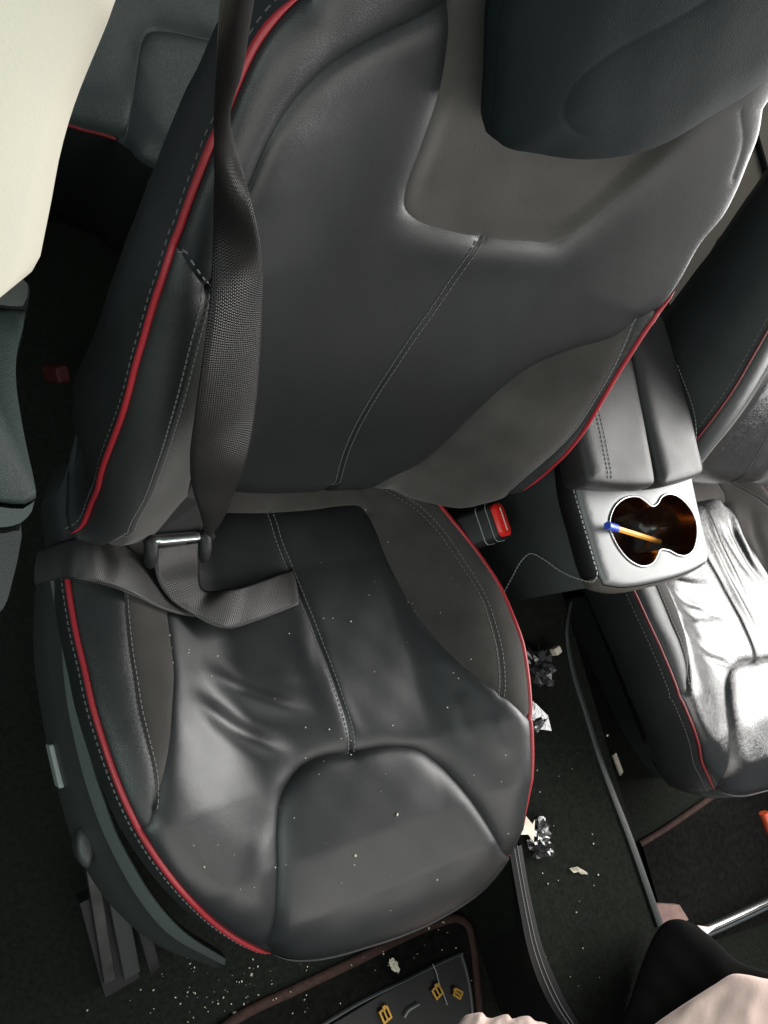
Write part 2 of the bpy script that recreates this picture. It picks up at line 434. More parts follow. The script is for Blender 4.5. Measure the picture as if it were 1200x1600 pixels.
c_out = np.vstack([c_out, resample([(.17, .055), (-.243, .055)], 40)[1:-1]])
cc = lambda pts, st=.005: CUSH.curve(pts, st)
s_mid = cc([(423, 799), (428, 815), (435, 840), (455, 890), (475, 940), (495, 990), (515, 1045), (530, 1090), (545, 1135), (556, 1176)])
s_arch = cc([(430, 1492), (437, 1440), (440, 1370), (440, 1290), (445, 1250), (455, 1225), (475, 1200), (505, 1184), (556, 1176), (610, 1167), (660, 1172), (690, 1190), (720, 1220), (750, 1258), (778, 1303), (795, 1338)])
s_li = cc([(342, 800), (300, 840), (270, 885), (262, 945), (268, 1000), (273, 1050), (270, 1110), (265, 1170), (255, 1220), (243, 1262), (232, 1292), (221, 1296)]); s_li[-1] = eL_[np.argmin(np.linalg.norm(eL_ - s_li[-1], axis=1))]
s_lo = np.vstack([[(-.20, .055)], cc([(190, 880), (195, 925), (197, 960), (202, 1010), (210, 1060), (218, 1110), (230, 1160), (240, 1200), (245, 1240), (243, 1262)])])
s_str = cc([(342, 800), (400, 801), (480, 797), (545, 789), (565, 790), (577, 800)])
s_ri = cc([(577, 800), (590, 830), (605, 870), (625, 910), (650, 955), (685, 1000), (725, 1040), (760, 1068), (787, 1086), (808, 1104), (826, 1122)]); s_ri[-1] = edgeR[np.argmin(np.linalg.norm(edgeR - s_ri[-1], axis=1))]
s_ro = cc([(590, 752), (612, 766), (650, 790), (690, 830), (725, 880), (755, 930), (775, 985), (785, 1040), (787, 1086)])
s_sepL = np.vstack([cc([(342, 800), (346, 780)]), [(-.07, .055)]])
s_sepR = np.vstack([cc([(577, 800), (574, 778)]), [(.095, .055)]])
s_arch[0] = edgeN[0]; s_arch[-1] = edgeN[-1]
c_seams = [(s_mid, .0035, .004), (s_arch, .0105, .010, .05), (s_li, .004, .006), (s_lo, .003, .006), (s_str, .003, .006), (s_ri, .004, .006), (s_ro, .003, .006), (s_sepL, .002, .004), (s_sepR, .002, .004)]
c_ridges = [(CUSH.px(325, 1050), CUSH.px(490, 1112), .0050, .0095), (CUSH.px(312, 1096), CUSH.px(452, 1176), .0058, .0095),
            (CUSH.px(300, 1072), CUSH.px(470, 1145), -.0018, .009), (CUSH.px(360, 1030), CUSH.px(480, 1062), .0018, .007),
            (CUSH.px(720, 1085), CUSH.px(738, 1160), .0022, .008), (CUSH.px(770, 1120), CUSH.px(800, 1180), .002, .010),
            (CUSH.px(468, 985), CUSH.px(540, 1150), .0025, .012), (CUSH.px(500, 1010), CUSH.px(560, 1150), .0025, .010),
            (CUSH.px(410, 1300), CUSH.px(405, 1440), .003, .016)]
c_seeds = [('leather_panel', 'leather', (380, 1220)), ('leather_panel', 'leather', (640, 1050)), ('front_leather_panel', 'leather', (600, 1320)),
           ('suede_panel', 'alc', (238, 1050)), ('suede_panel', 'alc', (690, 950)), ('rear_suede_strip', 'alc', (480, 778)),
           ('side_leather_strip', 'sideleather', (165, 1080)), ('side_leather_strip', 'leather', (805, 1040))]

bL = [(480, -10), (455, 8), (430, 32), (405, 66), (385, 105), (366, 150), (350, 190), (334, 222), (318, 262), (300, 310), (280, 370), (262, 420), (245, 470), (230, 520), (215, 570), (205, 610), (193, 650), (178, 690), (163, 730), (150, 775), (138, 806), (126, 826), (112, 834)]
bBot = [(112, 834), (150, 839), (195, 838), (230, 825), (255, 805), (280, 775), (300, 750), (345, 755), (400, 760), (500, 757), (600, 756), (640, 775), (680, 787), (720, 793), (760, 785), (800, 772), (815, 767)]
bR = [(815, 767), (845, 743), (875, 715), (905, 680), (935, 632), (960, 590), (985, 550), (1010, 512), (1035, 480), (1062, 438), (1095, 380), (1130, 338), (1150, 300), (1168, 255), (1185, 210), (1192, 170)]
def b_edge(u, v):
    low = sst((.10 - np.asarray(v, float)) / .08); rt = sst((np.asarray(u, float) - .10) / .08)
    return (.012 + .012 * low) * (1 - .72 * rt), .026 + .014 * low
BKE = Surf(BACK.O, BACK.U, BACK.V, BACK.N, lambda u, v: Gb(u, v) - b_edge(u, v)[0])
beL = BKE.curve(bL, .006); beB = BKE.curve(bBot, .006); beR = BKE.curve(bR, .006)
top = crom([tuple(beR[-1]), (beR[-1][0] - .006, .53), (.12, .585), (0, .60), (-.12, .585), (-.17, .54), tuple(beL[0])], .008)
top[0] = beR[-1]
b_out = np.vstack([beL[:-1], beB[:-1], beR[:-1], top[:-1]])
bc = lambda pts, st=.006: BACK.curve(pts, st)
t_mid = bc([(754, 375), (735, 398), (710, 435), (680, 480), (650, 522), (620, 567), (590, 613), (565, 655), (545, 697), (530, 745), (527, 757)])
t_low = bc([(600, 756), (650, 732), (700, 692), (740, 652), (790, 606), (840, 572), (900, 548), (960, 530), (1000, 505), (1030, 487)])
t_ro = bc([(1000, 505), (985, 535), (962, 582), (930, 635), (900, 678), (870, 708), (835, 738), (795, 774)])
t_lo = bc([(328, 464), (318, 495), (308, 530), (290, 600), (270, 670), (250, 730), (230, 782), (212, 815), (203, 838)])
t_x = bc([(268, 402), (282, 406), (300, 427), (328, 464)])
t_li = bc([(328, 464), (348, 520), (350, 600), (330, 680), (298, 752)])
t_sh = bc([(708, 15), (640, 45), (580, 73), (520, 110), (460, 170), (420, 232), (395, 290), (372, 345), (350, 410), (328, 464)])
up = crom(np.vstack([[(-.11, .59), (-.112, .54)], [BACK.px(*p) for p in [(708, 15), (705, 60), (690, 150), (660, 240), (637, 305), (636, 332), (655, 350), (700, 364), (754, 375), (820, 381), (880, 381), (920, 358), (965, 322), (1010, 285)]], [(.135, .44), (.14, .5), (.13, .58)]]), .006)
up_poly = up
t_sr = bc([(1158, 178), (1162, 225), (1146, 280)])
b_seams = [(t_mid, .0020, .0035), (t_low, .003, .007), (t_ro, .0025, .005), (t_lo, .0022, .005), (t_x, .002, .005), (t_li, .003, .006), (t_sh, .0055, .0045), (up, .0045, .008), (t_sr, .0008, .003)]
b_seeds = [('leather_panel', 'leather', (470, 560)), ('leather_panel', 'leather', (800, 500)), ('upper_suede_panel', 'alc', (760, 320)), ('suede_panel', 'alc', (800, 680)),
           ('suede_panel', 'alc', (280, 690)), ('side_leather_strip', 'sideleather', (200, 730)), ('shoulder_leather_panel', 'leather', (450, 110)), ('side_leather_strip', 'sideleather', (915, 672))]
def snap(c, k, E):
    c[k] = E[np.argmin(np.linalg.norm(E - c[k], axis=1))]
snap(t_mid, -1, beB); snap(t_low, 0, beB); snap(t_low, -1, beR); snap(t_ro, -1, beB); snap(t_lo, -1, beB); snap(t_x, 0, beL); snap(t_li, -1, beB)
def outward(loop2):
    T = np.roll(loop2, -1, 0) - np.roll(loop2, 1, 0); T /= np.linalg.norm(T, axis=1)[:, None] + 1e-12
    n = np.stack([T[:, 1], -T[:, 0]], 1); ar = np.sum(loop2[:, 0] * np.roll(loop2[:, 1], -1) - np.roll(loop2[:, 0], -1) * loop2[:, 1])
    n = n if ar > 0 else -n
    for _ in range(3): n = (np.roll(n, 1, 0) + n + np.roll(n, -1, 0)) / 3
    return n / (np.linalg.norm(n, axis=1)[:, None] + 1e-12)

def pipe(pan, edge, name, m, parent, r=.0036, lift=.0005, out=.001):
    c = resample(edge, max(8, int(seglen(edge) / .006)))
    P = pan.surf.to3(c, pan.height(c)) + pan.surf.N * lift
    T = np.gradient(c, axis=0); T /= np.linalg.norm(T, axis=1)[:, None]; o2 = np.stack([T[:, 1], -T[:, 0]], 1)
    if (o2 * (c - pan.outline.mean(0))).sum() < 0: o2 = -o2
    P = P + (o2[:, :1] * pan.surf.U + o2[:, 1:] * pan.surf.V) * out * 1.5
    k_ = np.arange(len(P)); tp = np.minimum(1, .25 + np.minimum(k_, len(P) - 1 - k_) / 5.)
    V, F = tube(P, r, 10, taper=tp); return mesh(name, V, F, m, parent)

def make_seat(loc, label, ridges, lm, detail=True, rotz=0., recline=0., bshift=(0, 0, 0), thick=(1, 0)):
    seat = tag(empty('car_seat', loc), label, 'car seat', 'front seats of the car'); seat.rotation_euler.z = rotz
    mm = dict(M); mm['leather'] = M[lm]
    # cushion
    pan = Panels(CUSH, c_out, c_seams, [(a, mm[b], CUSH.px(*c)) for a, b, c in c_seeds], edgefn=c_edge, ridges=ridges, und=.00028)
    n0 = pan.height(c_out); ow = outward(c_out); left = sst((-c_out[:, 0] - .08) / .1) * sst((.46 + c_out[:, 1]) / .1)
    r0 = CUSH.to3(c_out, n0 - .0005)
    def ring(o, dz): return CUSH.to3(c_out + ow * o, n0 + dz)
    cushion = sections('seat_cushion', [r0, ring(.0018, -.004), ring(.0045, -.012), ring(.0095, -.045), ring(.004, -.09), ring(-.03, -.13)], M['sideleather'], seat, cap='end')
    pan.build(cushion)
    pr_ = .0029 if lm == 'leather' else .0022
    if lm != 'leather': mm['red'] = M['darkred']
    pipe(pan, edgeL[2:], 'red_piping', mm['red'], cushion, r=pr_)
    pipe(pan, edgeR[:-1], 'red_piping', mm['red'], cushion, r=pr_)
    # nose welt
    pipe(pan, edgeN, 'dark_welt', M['sideleather'], cushion, r=.0016)
    if detail:
        for o in (-.0036, .0036): stitches(pan, s_mid, o, M['thread'], cushion)
        stitches(pan, s_lo, .003, M['thread'], cushion); stitches(pan, s_ro, -.0032, M['thread'], cushion)
        stitches(pan, s_ro, .0032, M['thread'], cushion)
        # stitching on the side wall below the left piping
        c = resample(edgeL[2:], int(seglen(edgeL[2:]) / .0062)); P = CUSH.to3(c, pan.height(c) - .0125); T = np.gradient(P, axis=0); T /= np.linalg.norm(T, axis=1)[:, None]
        o2 = offset_curve(c, -1.); o2 = (o2 - c)
        if (o2[10, 0]) > 0: o2 = -o2
        parts = []
        for p, t, q in zip(P, T, o2):
            R = np.array([q[0], q[1], 0]); p = p + R * .0052; z = np.cross(t, R); parts.append(boxm(p, (.0038, .0010, .0010), np.stack([t, R, z], 1)))
        V, F = join(parts); mesh('stitching', V, F, M['thread'], cushion, smooth=False, kind='stuff')
    # backrest
    bp = Panels(BACK, b_out, b_seams, [(a, mm[b], BACK.px(*c)) for a, b, c in b_seeds], edgefn=b_edge, offs=[(up_poly, -.008, .018)], ridges=[
        (BACK.px(640, 372), BACK.px(900, 405), .002, .018), (BACK.px(470, 190), BACK.px(405, 330), .001, .02)], und=.00010)
    bn = bp.height(b_out); bo = outward(b_out); lo = sst((.12 - b_out[:, 1]) / .10)
    lf = sst((-b_out[:, 0] - .12) / .06)
    thin = np.interp(b_out[:, 1], [.12, .32, .5], [1, .62, .38]) * thick[0] + thick[1]
    def bring(o, dn):
        return BACK.to3(b_out + bo * (np.asarray(o) * thin)[:, None], bn + dn * thin)
    q = (1 - lo)
    backrest = sections('backrest', [bring(0, -.0005), bring(.0015, -.004), bring(.002 + .006 * q * lf, -.02), bring(-.004 + .018 * q * lf, -.05), bring(-.012 + .020 * q * lf, -.085), bring(-.025, -.115), bring(-.06, -.125)], M['sideleather'], seat, cap=False)
    bp.build(backrest)
    pipe(bp, beL, 'red_piping', mm['red'], backrest, r=pr_ * .78); pipe(bp, beR[:int(len(beR) * .68)], 'red_piping', mm['red'], backrest, r=pr_ * .85)
    if detail:
        for o in (-.0030, .0030): stitches(bp, t_mid, o, M['darkthread'], backrest)
        stitches(bp, t_lo, .003, M['thread'], backrest); stitches(bp, t_lo, -.0035, M['thread'], backrest); stitches(bp, t_x, .003, M['thread'], backrest)
        stitches(bp, t_ro, -.003, M['thread'], backrest)
        c = resample(beL, int(seglen(beL) / .0066)); P = BACK.to3(c, bp.height(c) - .007)
        out2 = outward(b_out)[:len(beL)]; out2 = resample(out2, len(c))
        T = np.gradient(P, axis=0); T /= np.linalg.norm(T, axis=1)[:, None]
        parts = []
        for p, t, o_ in zip(P, T, out2):
            R = BACK.U * o_[0] + BACK.V * o_[1]; R /= np.linalg.norm(R); p = p + R * .0026; z = np.cross(t, R); parts.append(boxm(p, (.0038, .0009, .0009), np.stack([t, R, z], 1)))
        V, F = join(parts); mesh('stitching', V, F, M['thread'], backrest, smooth=False, kind='stuff')
    back = bring(-.05, -.124); V = list(back) + [back.mean(0)]; k = len(back)
    mesh('back_panel', V, [(i, (i + 1) % k, k) for i in range(k)], M['black'], seat)
    if recline:                                # lean the whole backrest back about its hinge
        for o in [c for c in seat.children if c.name.startswith(('backrest', 'back_panel'))]:
            a_ = -math.radians(recline); Rm = Matrix.Rotation(a_, 4, 'X'); h = Vector((0, .03, .02)); sh = Vector(bshift)
            o.matrix_local = Matrix.Translation(h + sh) @ Rm @ Matrix.Translation(-h)
    return seat, pan, bp

seat, cp, bp = make_seat((0, 0, 0), 'near black leather seat with red piping and grey suede bolsters, belt lying across it', c_ridges, 'leather')
seat.name = 'car_seat'
rid2 = []
rw_ = np.random.default_rng(11)
for k in range(8):                                     # creases fanning from the rear left towards the centre seam
    y0 = -.07 - .023 * k; L_ = rw_.uniform(.08, .16); x0 = rw_.uniform(-.19, -.14)
    rid2.append((np.array([x0, y0]), np.array([x0 + L_, y0 - L_ * rw_.uniform(.25, .55)]), rw_.choice([-1, 1], p=[.3, .7]) * rw_.uniform(.003, .0055), rw_.uniform(.005, .009)))
for k in range(6):                                     # creases right of the seam, running forward
    x0 = .02 + .025 * k; y0 = rw_.uniform(-.07, -.02); L_ = rw_.uniform(.10, .19)
    rid2.append((np.array([x0, y0]), np.array([x0 + L_ * rw_.uniform(-.15, .25), y0 - L_]), rw_.choice([-1, 1]) * rw_.uniform(.0035, .006), rw_.uniform(.006, .011)))
PO = (.775, -.050, -.03)
seat2, cp2, bp2 = make_seat(PO, 'far black leather seat beyond the console, shiny and wrinkled, catching white light', rid2, 'gloss', recline=17, thick=(1.2, .55))

# headrests
def headrest(parent, loc):
    # rounded pad standing proud of the upper backrest
    HO = BACK.O + BACK.N * .022
    hs = Surf(HO, BACK.U, BACK.V, BACK.N, lambda u, v: .030 * (1 - np.clip((np.abs(np.asarray(u, float) - .03) / .18) ** 2.2, 0, 1)) + 0 * np.asarray(v, float))
    he = Surf(HO, BACK.U, BACK.V, BACK.N, lambda u, v: float(hs.G(u, v)) - .040)
    hx = []
    for i_, p in enumerate([(763, -5), (758, 60), (756, 120), (756, 170), (763, 202), (785, 222), (830, 240), (880, 256), (935, 263), (985, 259), (1040, 241), (1100, 206), (1150, 176), (1200, 141)]):
        dr = .040 if i_ < 3 else {3: .037, 4: .032, 5: .026, 6: .020, 7: .015, 8: .011}.get(i_, .009); hx.append(Surf(HO, BACK.U, BACK.V, BACK.N, lambda u, v: float(hs.G(u, v)) - dr).px(*p))
    pts = list(hx); pts = pts + [(pts[-1][0] + .02, pts[-1][1] + .06), (pts[-1][0] + .015, .66), (.14, .70), (.0, .71), (pts[0][0] + .04, .69), (pts[0][0], .62)]
    out = crom(pts, .006, closed=True)
    hs2 = None
    inner = hs.curve([(1200, -60), (1085, 15), (1000, 62), (950, 90), (905, 130), (885, 165), (885, 190), (905, 212), (960, 225)], .006)
    hp = Panels(hs, out, [(inner, .0009, .004, .03)], [('front_pad', M['litleather2'], hs.px(980, 180))], edge=(.024, .05), und=.0003, step=.006)
    n = hp.height(out); ow = outward(out)
    pad = sections('headrest', [hs.to3(out, n - .0003), hs.to3(out + ow * .002, n - .008), hs.to3(out + ow * .0, n - .018), hs.to3(out - ow * .02, n - .032), hs.to3(out - ow * .05, n - .036)], M['litleather2'], parent, cap='end')
    hp.build(pad)
    return pad
M['litleather2'] = mat('blue_black_leather', (.0065, .010, .011), .75, .15, bump=.3, bscale=800, kind='leather')
headrest(seat, None)

# ------------------------------------------------------------------ seat trim: plastic shield on the door side, levers and rails
zf = lambda pts, z: np.array([atz(x, y, z) for x, y in pts])
A_ = [(98, 905), (104, 950), (113, 1000), (118, 1050), (125, 1100), (134, 1150), (145, 1200), (162, 1250), (180, 1300), (206, 1350), (238, 1402), (285, 1455), (352, 1499)]
B_ = [(80, 905), (88, 950), (97, 1000), (101, 1050), (107, 1100), (117, 1150), (129, 1200), (144, 1250), (163, 1300), (188, 1352), (219, 1405), (264, 1458), (350, 1507)]
C_ = [(66, 905), (64, 950), (66, 1000), (71, 1050), (79, 1100), (88, 1150), (99, 1200), (113, 1250), (132, 1300), (156, 1352), (192, 1412), (250, 1470), (346, 1510)]
D_ = [(58, 905), (53, 950), (52, 1000), (55, 1050), (62, 1100), (71, 1150), (82, 1200), (95, 1255), (112, 1310), (138, 1365), (180, 1422), (245, 1476), (340, 1512)]
n_ = 60
def cz(pts, z0, z1): 
    k = len(pts); return resample(crom([atz(x, y, z0 + (z1 - z0) * i / (k - 1)) for i, (x, y) in enumerate(pts)], .01), n_)
ca = cz(A_, -.012, -.055); cb = cz(B_, -.018, -.062); ccv = cz(C_, -.060, -.085); cdv = cz(D_, -.135, -.11)
shield = mesh('side_shield', *loft([ca + [.004, 0, -.03], ca + [.002, 0, -.002], ca, cb, cb + [-.001, 0, -.004], (cb * .5 + ccv * .5) + [-.003, 0, -.006], ccv, (ccv + cdv) / 2 + [-.003, 0, 0], cdv, cdv + [.012, 0, -.008]]), M['plastic'], seat, sharp=40)
mesh('lit_shield_band', *loft([ca + [.001, 0, .0012], ca + [-.0005, 0, .002], cb + [.0005, 0, .002], cb + [-.0012, 0, 0]]), M['plasticband'], seat, sharp=60)  # upward lip lightened by colour for the light it catches
def plate(px4, z, th, m, name, parent, bev=.0015):
    P = zf(px4, z); V, F = prism(P, (0, 0, -th)); o = mesh(name, V, F, m, parent, smooth=False); bevel_obj(o, bev); return o
plate([(76, 1164), (93, 1160), (110, 1228), (92, 1233)], -.085, .03, M['plasticg'], 'lever', seat, .002)
plate([(80, 1131), (90, 1130), (92, 1140), (82, 1142)], -.085, .02, M['plasticg'], 'lever', seat)
kc = atz(131, 1322, -.085)
V, F = [], []
for k, (rr, h) in enumerate([(1, -.02), (1, .004), (.9, .008), (.5, .010), (.01, .010)]):
    a = np.arange(20) * math.pi / 10; V.append(np.stack([kc[0] + .0085 * rr * np.cos(a), kc[1] + .021 * rr * np.sin(a), kc[2] + h + 0 * a], 1))
mesh('recline_knob', *loft(V, closed_len=True), M['plastic'], seat)
def rail(p0, p1, wpx, z0, z1, m, nm='seat_rail', h=.012):
    a = atz(*p0, z0); b = atz(*p1, z1); d = b - a; d /= np.linalg.norm(d); s_ = np.cross(d, [0, 0, 1]); s_ /= np.linalg.norm(s_); z = np.cross(s_, d)
    V, F = boxm((a + b) / 2, (np.linalg.norm(b - a), wpx, h), np.stack([d, s_, z], 1)); o = mesh(nm, V, F, m, seat, smooth=False); bevel_obj(o, .0012, 2); return o
rail((140, 1340), (170, 1530), .014, -.20, -.27, M['dullsteel']); rail((180, 1390), (205, 1520), .020, -.21, -.272, M['plastic'], 'rail_cover'); rail((212, 1410), (240, 1512), .014, -.205, -.268, M['dullsteel'])
rail((150, 1390), (188, 1536), .044, -.235, -.288, M['black'], 'rail_cover', .02)

# ------------------------------------------------------------------ seat belt
sb = tag(empty('seat_belt', tuple(atz(280, 840, .06))), 'black seat belt hanging down over the near backrest and lying folded on its cushion', 'seat belt')
sbl = np.array(sb.location)
def rebase(o, par):
    o.location = -Vector(par.location); return o
def bk(px, py, n):
    d = ray(px, py); return CAM + d * ((n - (CAM - BACK.O) @ BACK.N) / (d @ BACK.N))
Lp = [(344, -30, .21), (341, 40, .17), (338, 110, .13), (335, 180, .10), (335, 240, .085), (334, 320, .070), (332, 400, .072), (327, 480, .084), (317, 560, .090), (306, 640, .088), (297, 715, .080), (300, 760, .078), (312, 800, .08), (318, 826, .078)]
Rp = [(402, -30, .21), (390, 40, .165), (378, 110, .12), (357, 180, .088), (372, 240, .074), (394, 320, .084), (409, 400, .076), (411, 480, .062), (408, 560, .056), (401, 640, .058), (386, 715, .072), (366, 770, .074), (346, 815, .076), (330, 838, .078)]
rebase(ribbon('shoulder_webbing', [bk(*p) for p in Lp], [bk(*p) for p in Rp], M['belt'], sb, n=220, bow=.003), sb)
def cu(px, py, dz): return atz(px, py, float(Hc(*atz(px, py, .03)[:2])) + dz)
lapL = [(60, 860, -.01), (100, 845, .012), (135, 838, .028), (165, 840, .026), (190, 845, .016), (215, 866, .010), (240, 890, .006), (262, 908, .006), (300, 925, .006), (345, 930, .006)]
lapR = [(55, 915, -.02), (95, 905, .004), (125, 907, .018), (150, 911, .018), (180, 919, .011), (215, 934, .008), (250, 951, .006), (285, 961, .006), (315, 965, .006), (345, 967, .006)]
rebase(ribbon('lap_webbing', [cu(*p) for p in lapL], [cu(*p) for p in lapR], M['lapbelt'], sb, bow=.002), sb)
foL = [(241, 858, .035), (242, 890, .020), (250, 915, .014), (270, 940, .014), (300, 960, .014), (330, 977, .020), (352, 983, .024), (400, 971, .018), (440, 956, .013), (462, 947, .009), (469, 944, .004), (468, 945, .001), (458, 948, -.0005)]
foR = [(314, 848, .035), (312, 880, .022), (312, 905, .016), (316, 920, .015), (330, 924, .016), (350, 921, .024), (380, 915, .024), (412, 904, .018), (436, 895, .014), (452, 890, .009), (458, 888, .004), (457, 889, .001), (447, 893, -.0005)]
rebase(ribbon('folded_webbing', [cu(*p) for p in foL], [cu(*p) for p in foR], M['lapbelt'], sb, bow=.001), sb)
a = atz(236, 846, .075); b = atz(320, 838, .078)
rebase(mesh('tongue_bar', *tube(resample([a, b], 6), .0045, 12), M['steel'], sb), sb)
d_ = (b - a) / np.linalg.norm(b - a)
for q, s_ in ((a, -1), (b, 1)):
    cps = resample([q - d_ * .004 + np.array([0, .004, 0]), q + np.array([0, 0, .0]), q + np.array([0, -.012, -.006]), q + np.array([0, -.022, -.016])], 10)
    rebase(mesh('end_cap', *tube(cps, .0068, 12, taper=[.7, .95, 1, 1, 1, 1, .95, .9, .8, .5]), M['black'], sb), sb)
pl = [atz(x, y, z) for x, y, z in [(240, 836, .072), (316, 831, .074), (322, 780, .10), (305, 742, .12), (285, 775, .105), (255, 808, .088)]]
o = mesh('tongue_cover', *prism(pl, (.0, .004, -.012)), M['black'], sb, smooth=False); bevel_obj(o, .003); rebase(o, sb)
tp = [atz(x, y, z) for x, y, z in [(318, 832, .082), (334, 832, .082), (337, 838, .082), (322, 862, .07), (314, 856, .07)]]
o = mesh('tongue_plate', *prism(tp, (0, 0, -.003)), M['dullsteel'], sb, smooth=False); rebase(o, sb)

# buckle beside the cushion
bk0 = atz(781, 813, .062)
buc = tag(empty('seat_belt_buckle', tuple(bk0)), 'black seat belt buckle with red release button between the near seat and console', 'belt buckle')
ax = np.array([.42, .10, 1.]); ax /= np.linalg.norm(ax); yy = np.array([.12, -1, .1]); yy -= (yy @ ax) * ax; yy /= np.linalg.norm(yy); xx = np.cross(yy, ax); RB = np.stack([xx, yy, ax], 1)
def rbox(c, s, R, r, seg=5):
    hx, hy = s[0] / 2 - r, s[1] / 2 - r; ring = []
    for cx, cy, a0 in ((hx, hy, 0), (-hx, hy, 90), (-hx, -hy, 180), (hx, -hy, 270)):
        for k in range(seg): t = math.radians(a0 + 90 * k / (seg - 1)); ring.append((cx + r * math.cos(t), cy + r * math.sin(t)))
    ring = np.array(ring); rr = []
    for z, sc in ((-s[2] / 2, .97), (s[2] / 2 - r * .3, 1), (s[2] / 2, 1 - r * .5 / max(s[0], s[1]) * 2)):
        rr.append(c + (np.c_[ring * sc, np.full(len(ring), z)]) @ R.T)
    return rr
Z = np.zeros(3)
sections('housing', rbox(-ax * .065, (.031, .050, .13), RB, .008), M['black'], buc, sharp=50)
sections('rim', rbox(-ax * .006, (.0325, .0515, .0030), RB, .0085), M['plasticg'], buc, sharp=50)
sections('rim', rbox(-ax * .020, (.0318, .0508, .0015), RB, .008), M['plasticg'], buc, sharp=50)
btn = sections('release_button', rbox(ax * .001 + xx * .001, (.0260, .043, .010), RB, .007), M['redplastic'], buc, sharp=50)
V, F = boxm(ax * .0063 + xx * .001, (.0016, .030, .0006), RB); mesh('button_mark', V, F, M['white'], btn, smooth=False)

# ------------------------------------------------------------------ centre console
con = tag(empty('centre_console', tuple(atz(1000, 800, FZ))), 'centre console between the seats with leather armrest and twin cup holder', 'centre console')
CZ = .150
def R_(o): return rebase(o, con)
flat = lambda z: Surf((0, 0, z), (1, 0, 0), (0, 1, 0), (0, 0, 1), lambda u, v: 0 * np.asarray(u, float))
cs = flat(CZ)
pout = [(896, 700), (905, 765), (922, 830), (940, 893), (949, 912), (975, 916), (1030, 908), (1080, 893), (1108, 878), (1110, 866), (1100, 820), (1086, 755), (1075, 700)]
pc = np.array([cs.px(*p) for p in pout]); pc = np.vstack([crom(pc[:5], .006)[:-1], crom(pc[4:9], .006)[:-1], crom(pc[8:], .006)])
hole = crom([cs.px(*p) for p in [(955, 802), (964, 787), (980, 777), (998, 777), (1010, 785), (1018, 791), (1026, 788), (1034, 776), (1046, 772), (1062, 778), (1076, 792), (1086, 812), (1088, 838), (1083, 858), (1072, 868), (1058, 867), (1044, 860), (1030, 860), (1027, 868), (1019, 880), (1004, 885), (988, 879), (972, 864), (959, 843), (952, 820)]], .003, closed=True)
plateP = Panels(cs, pc, [(np.vstack([hole, hole[:1]]), .0012, .002)], [('cup_holder_panel', M['silver'], cs.px(965, 900)), ('_hole', M['black'], cs.px(1000, 830))], edge=(.006, .010), und=0, step=.008)
objs = plateP.build(con)
panel_o = None
for o in list(objs):
    if o.name.startswith('_hole'): bpy.data.objects.remove(o, do_unlink=True)
    else: panel_o = R_(o)
hr = np.vstack([hole, hole[:1]])
rim = mesh('chrome_rim', *tube(np.c_[hr, np.full(len(hr), CZ + .0003)], .0012, 8, cap=False), M['chrome'], panel_o)
hcn = hole.mean(0)
def hring(s_, z, dy=0): return np.c_[hcn + (hole - hcn) * s_, np.full(len(hole), z)]
mesh('cup_glint_band', *loft([hring(1.0, CZ - .001), hring(.99, CZ - .008), hring(.965, CZ - .022)], closed_len=True), M['glintbrown'], panel_o)  # band added under the rim to imitate a brassy reflection
rings = [hring(.965, CZ - .022), hring(.95, CZ - .03), hring(.88, CZ - .075), hring(.5, CZ - .078), hring(.02, CZ - .078)]
mesh('cup_well', *loft(rings, closed_len=True), M['brown'], panel_o)
# panel skirt and lip
pcl = pc; pn = plateP.height(pc); ow = outward(pc)
body = sections('console_body', [cs.to3(pc - ow * .001, pn - .001), cs.to3(pc + ow * .001, pn - .004), cs.to3(pc + ow * .004, pn - .012), cs.to3(pc + ow * .002, pn - .028), cs.to3(pc - ow * .012, pn - .045), cs.to3(pc - ow * .02, pn - .44)], M['black'], con, cap=False); R_(body)
front = pc[(pc[:, 1] < pc[:, 1].min() + .020)]; order = np.argsort(front[:, 0]); fr = front[order]
i0 = [i for i in range(len(pc)) if pc[i, 1] < pc[:, 1].min() + .022]; fi = np.array(sorted(i0)); f3 = pc[fi]; fo_ = ow[fi]; fn_ = pn[fi]
lipc = [cs.to3(f3 + fo_ * .0012, fn_ - .001), cs.to3(f3 + fo_ * .0052, fn_ - .010), cs.to3(f3 + fo_ * .006, fn_ - .019), cs.to3(f3 + fo_ * .001, fn_ - .030)]
R_(mesh('ribbed_lip', *loft(lipc), M['carbon'], con))
# armrest lid: two leather pads with a gap
AZ = .190
asf = Surf((0, 0, AZ), (1, 0, 0), (0, 1, 0), (0, 0, 1), lambda u, v: 0 * np.asarray(u, float))
q = lambda x, y: asf.px(x, y)
fl, fm1, fm2, frr = q(925, 752), q(1031, 757), q(1040, 757), q(1106, 738)
bl, bm1, bm2, br = q(925, 752), q(988, 552), q(996, 551), q(1040, 488)
dirb = (bm1 - fm1); 
lt = q(955, 755)
lid = sections('armrest_lid', [np.array([[*(p), z] for p in pts_]) for z, pts_ in ((AZ - .006, None),)] if False else [
    np.array([[*p, AZ - .012] for p in (fl + [.004, .004], frr + [-.004, .004], q(1106, 738) + dirb * 1.35 + [-.02, 0], fl + dirb * 1.35)]),
    np.array([[*p, AZ - .045] for p in (fl + [.004, .004], frr + [-.004, .004], q(1106, 738) + dirb * 1.35 + [-.02, 0], fl + dirb * 1.35)])], M['black'], con, sharp=30); R_(lid)
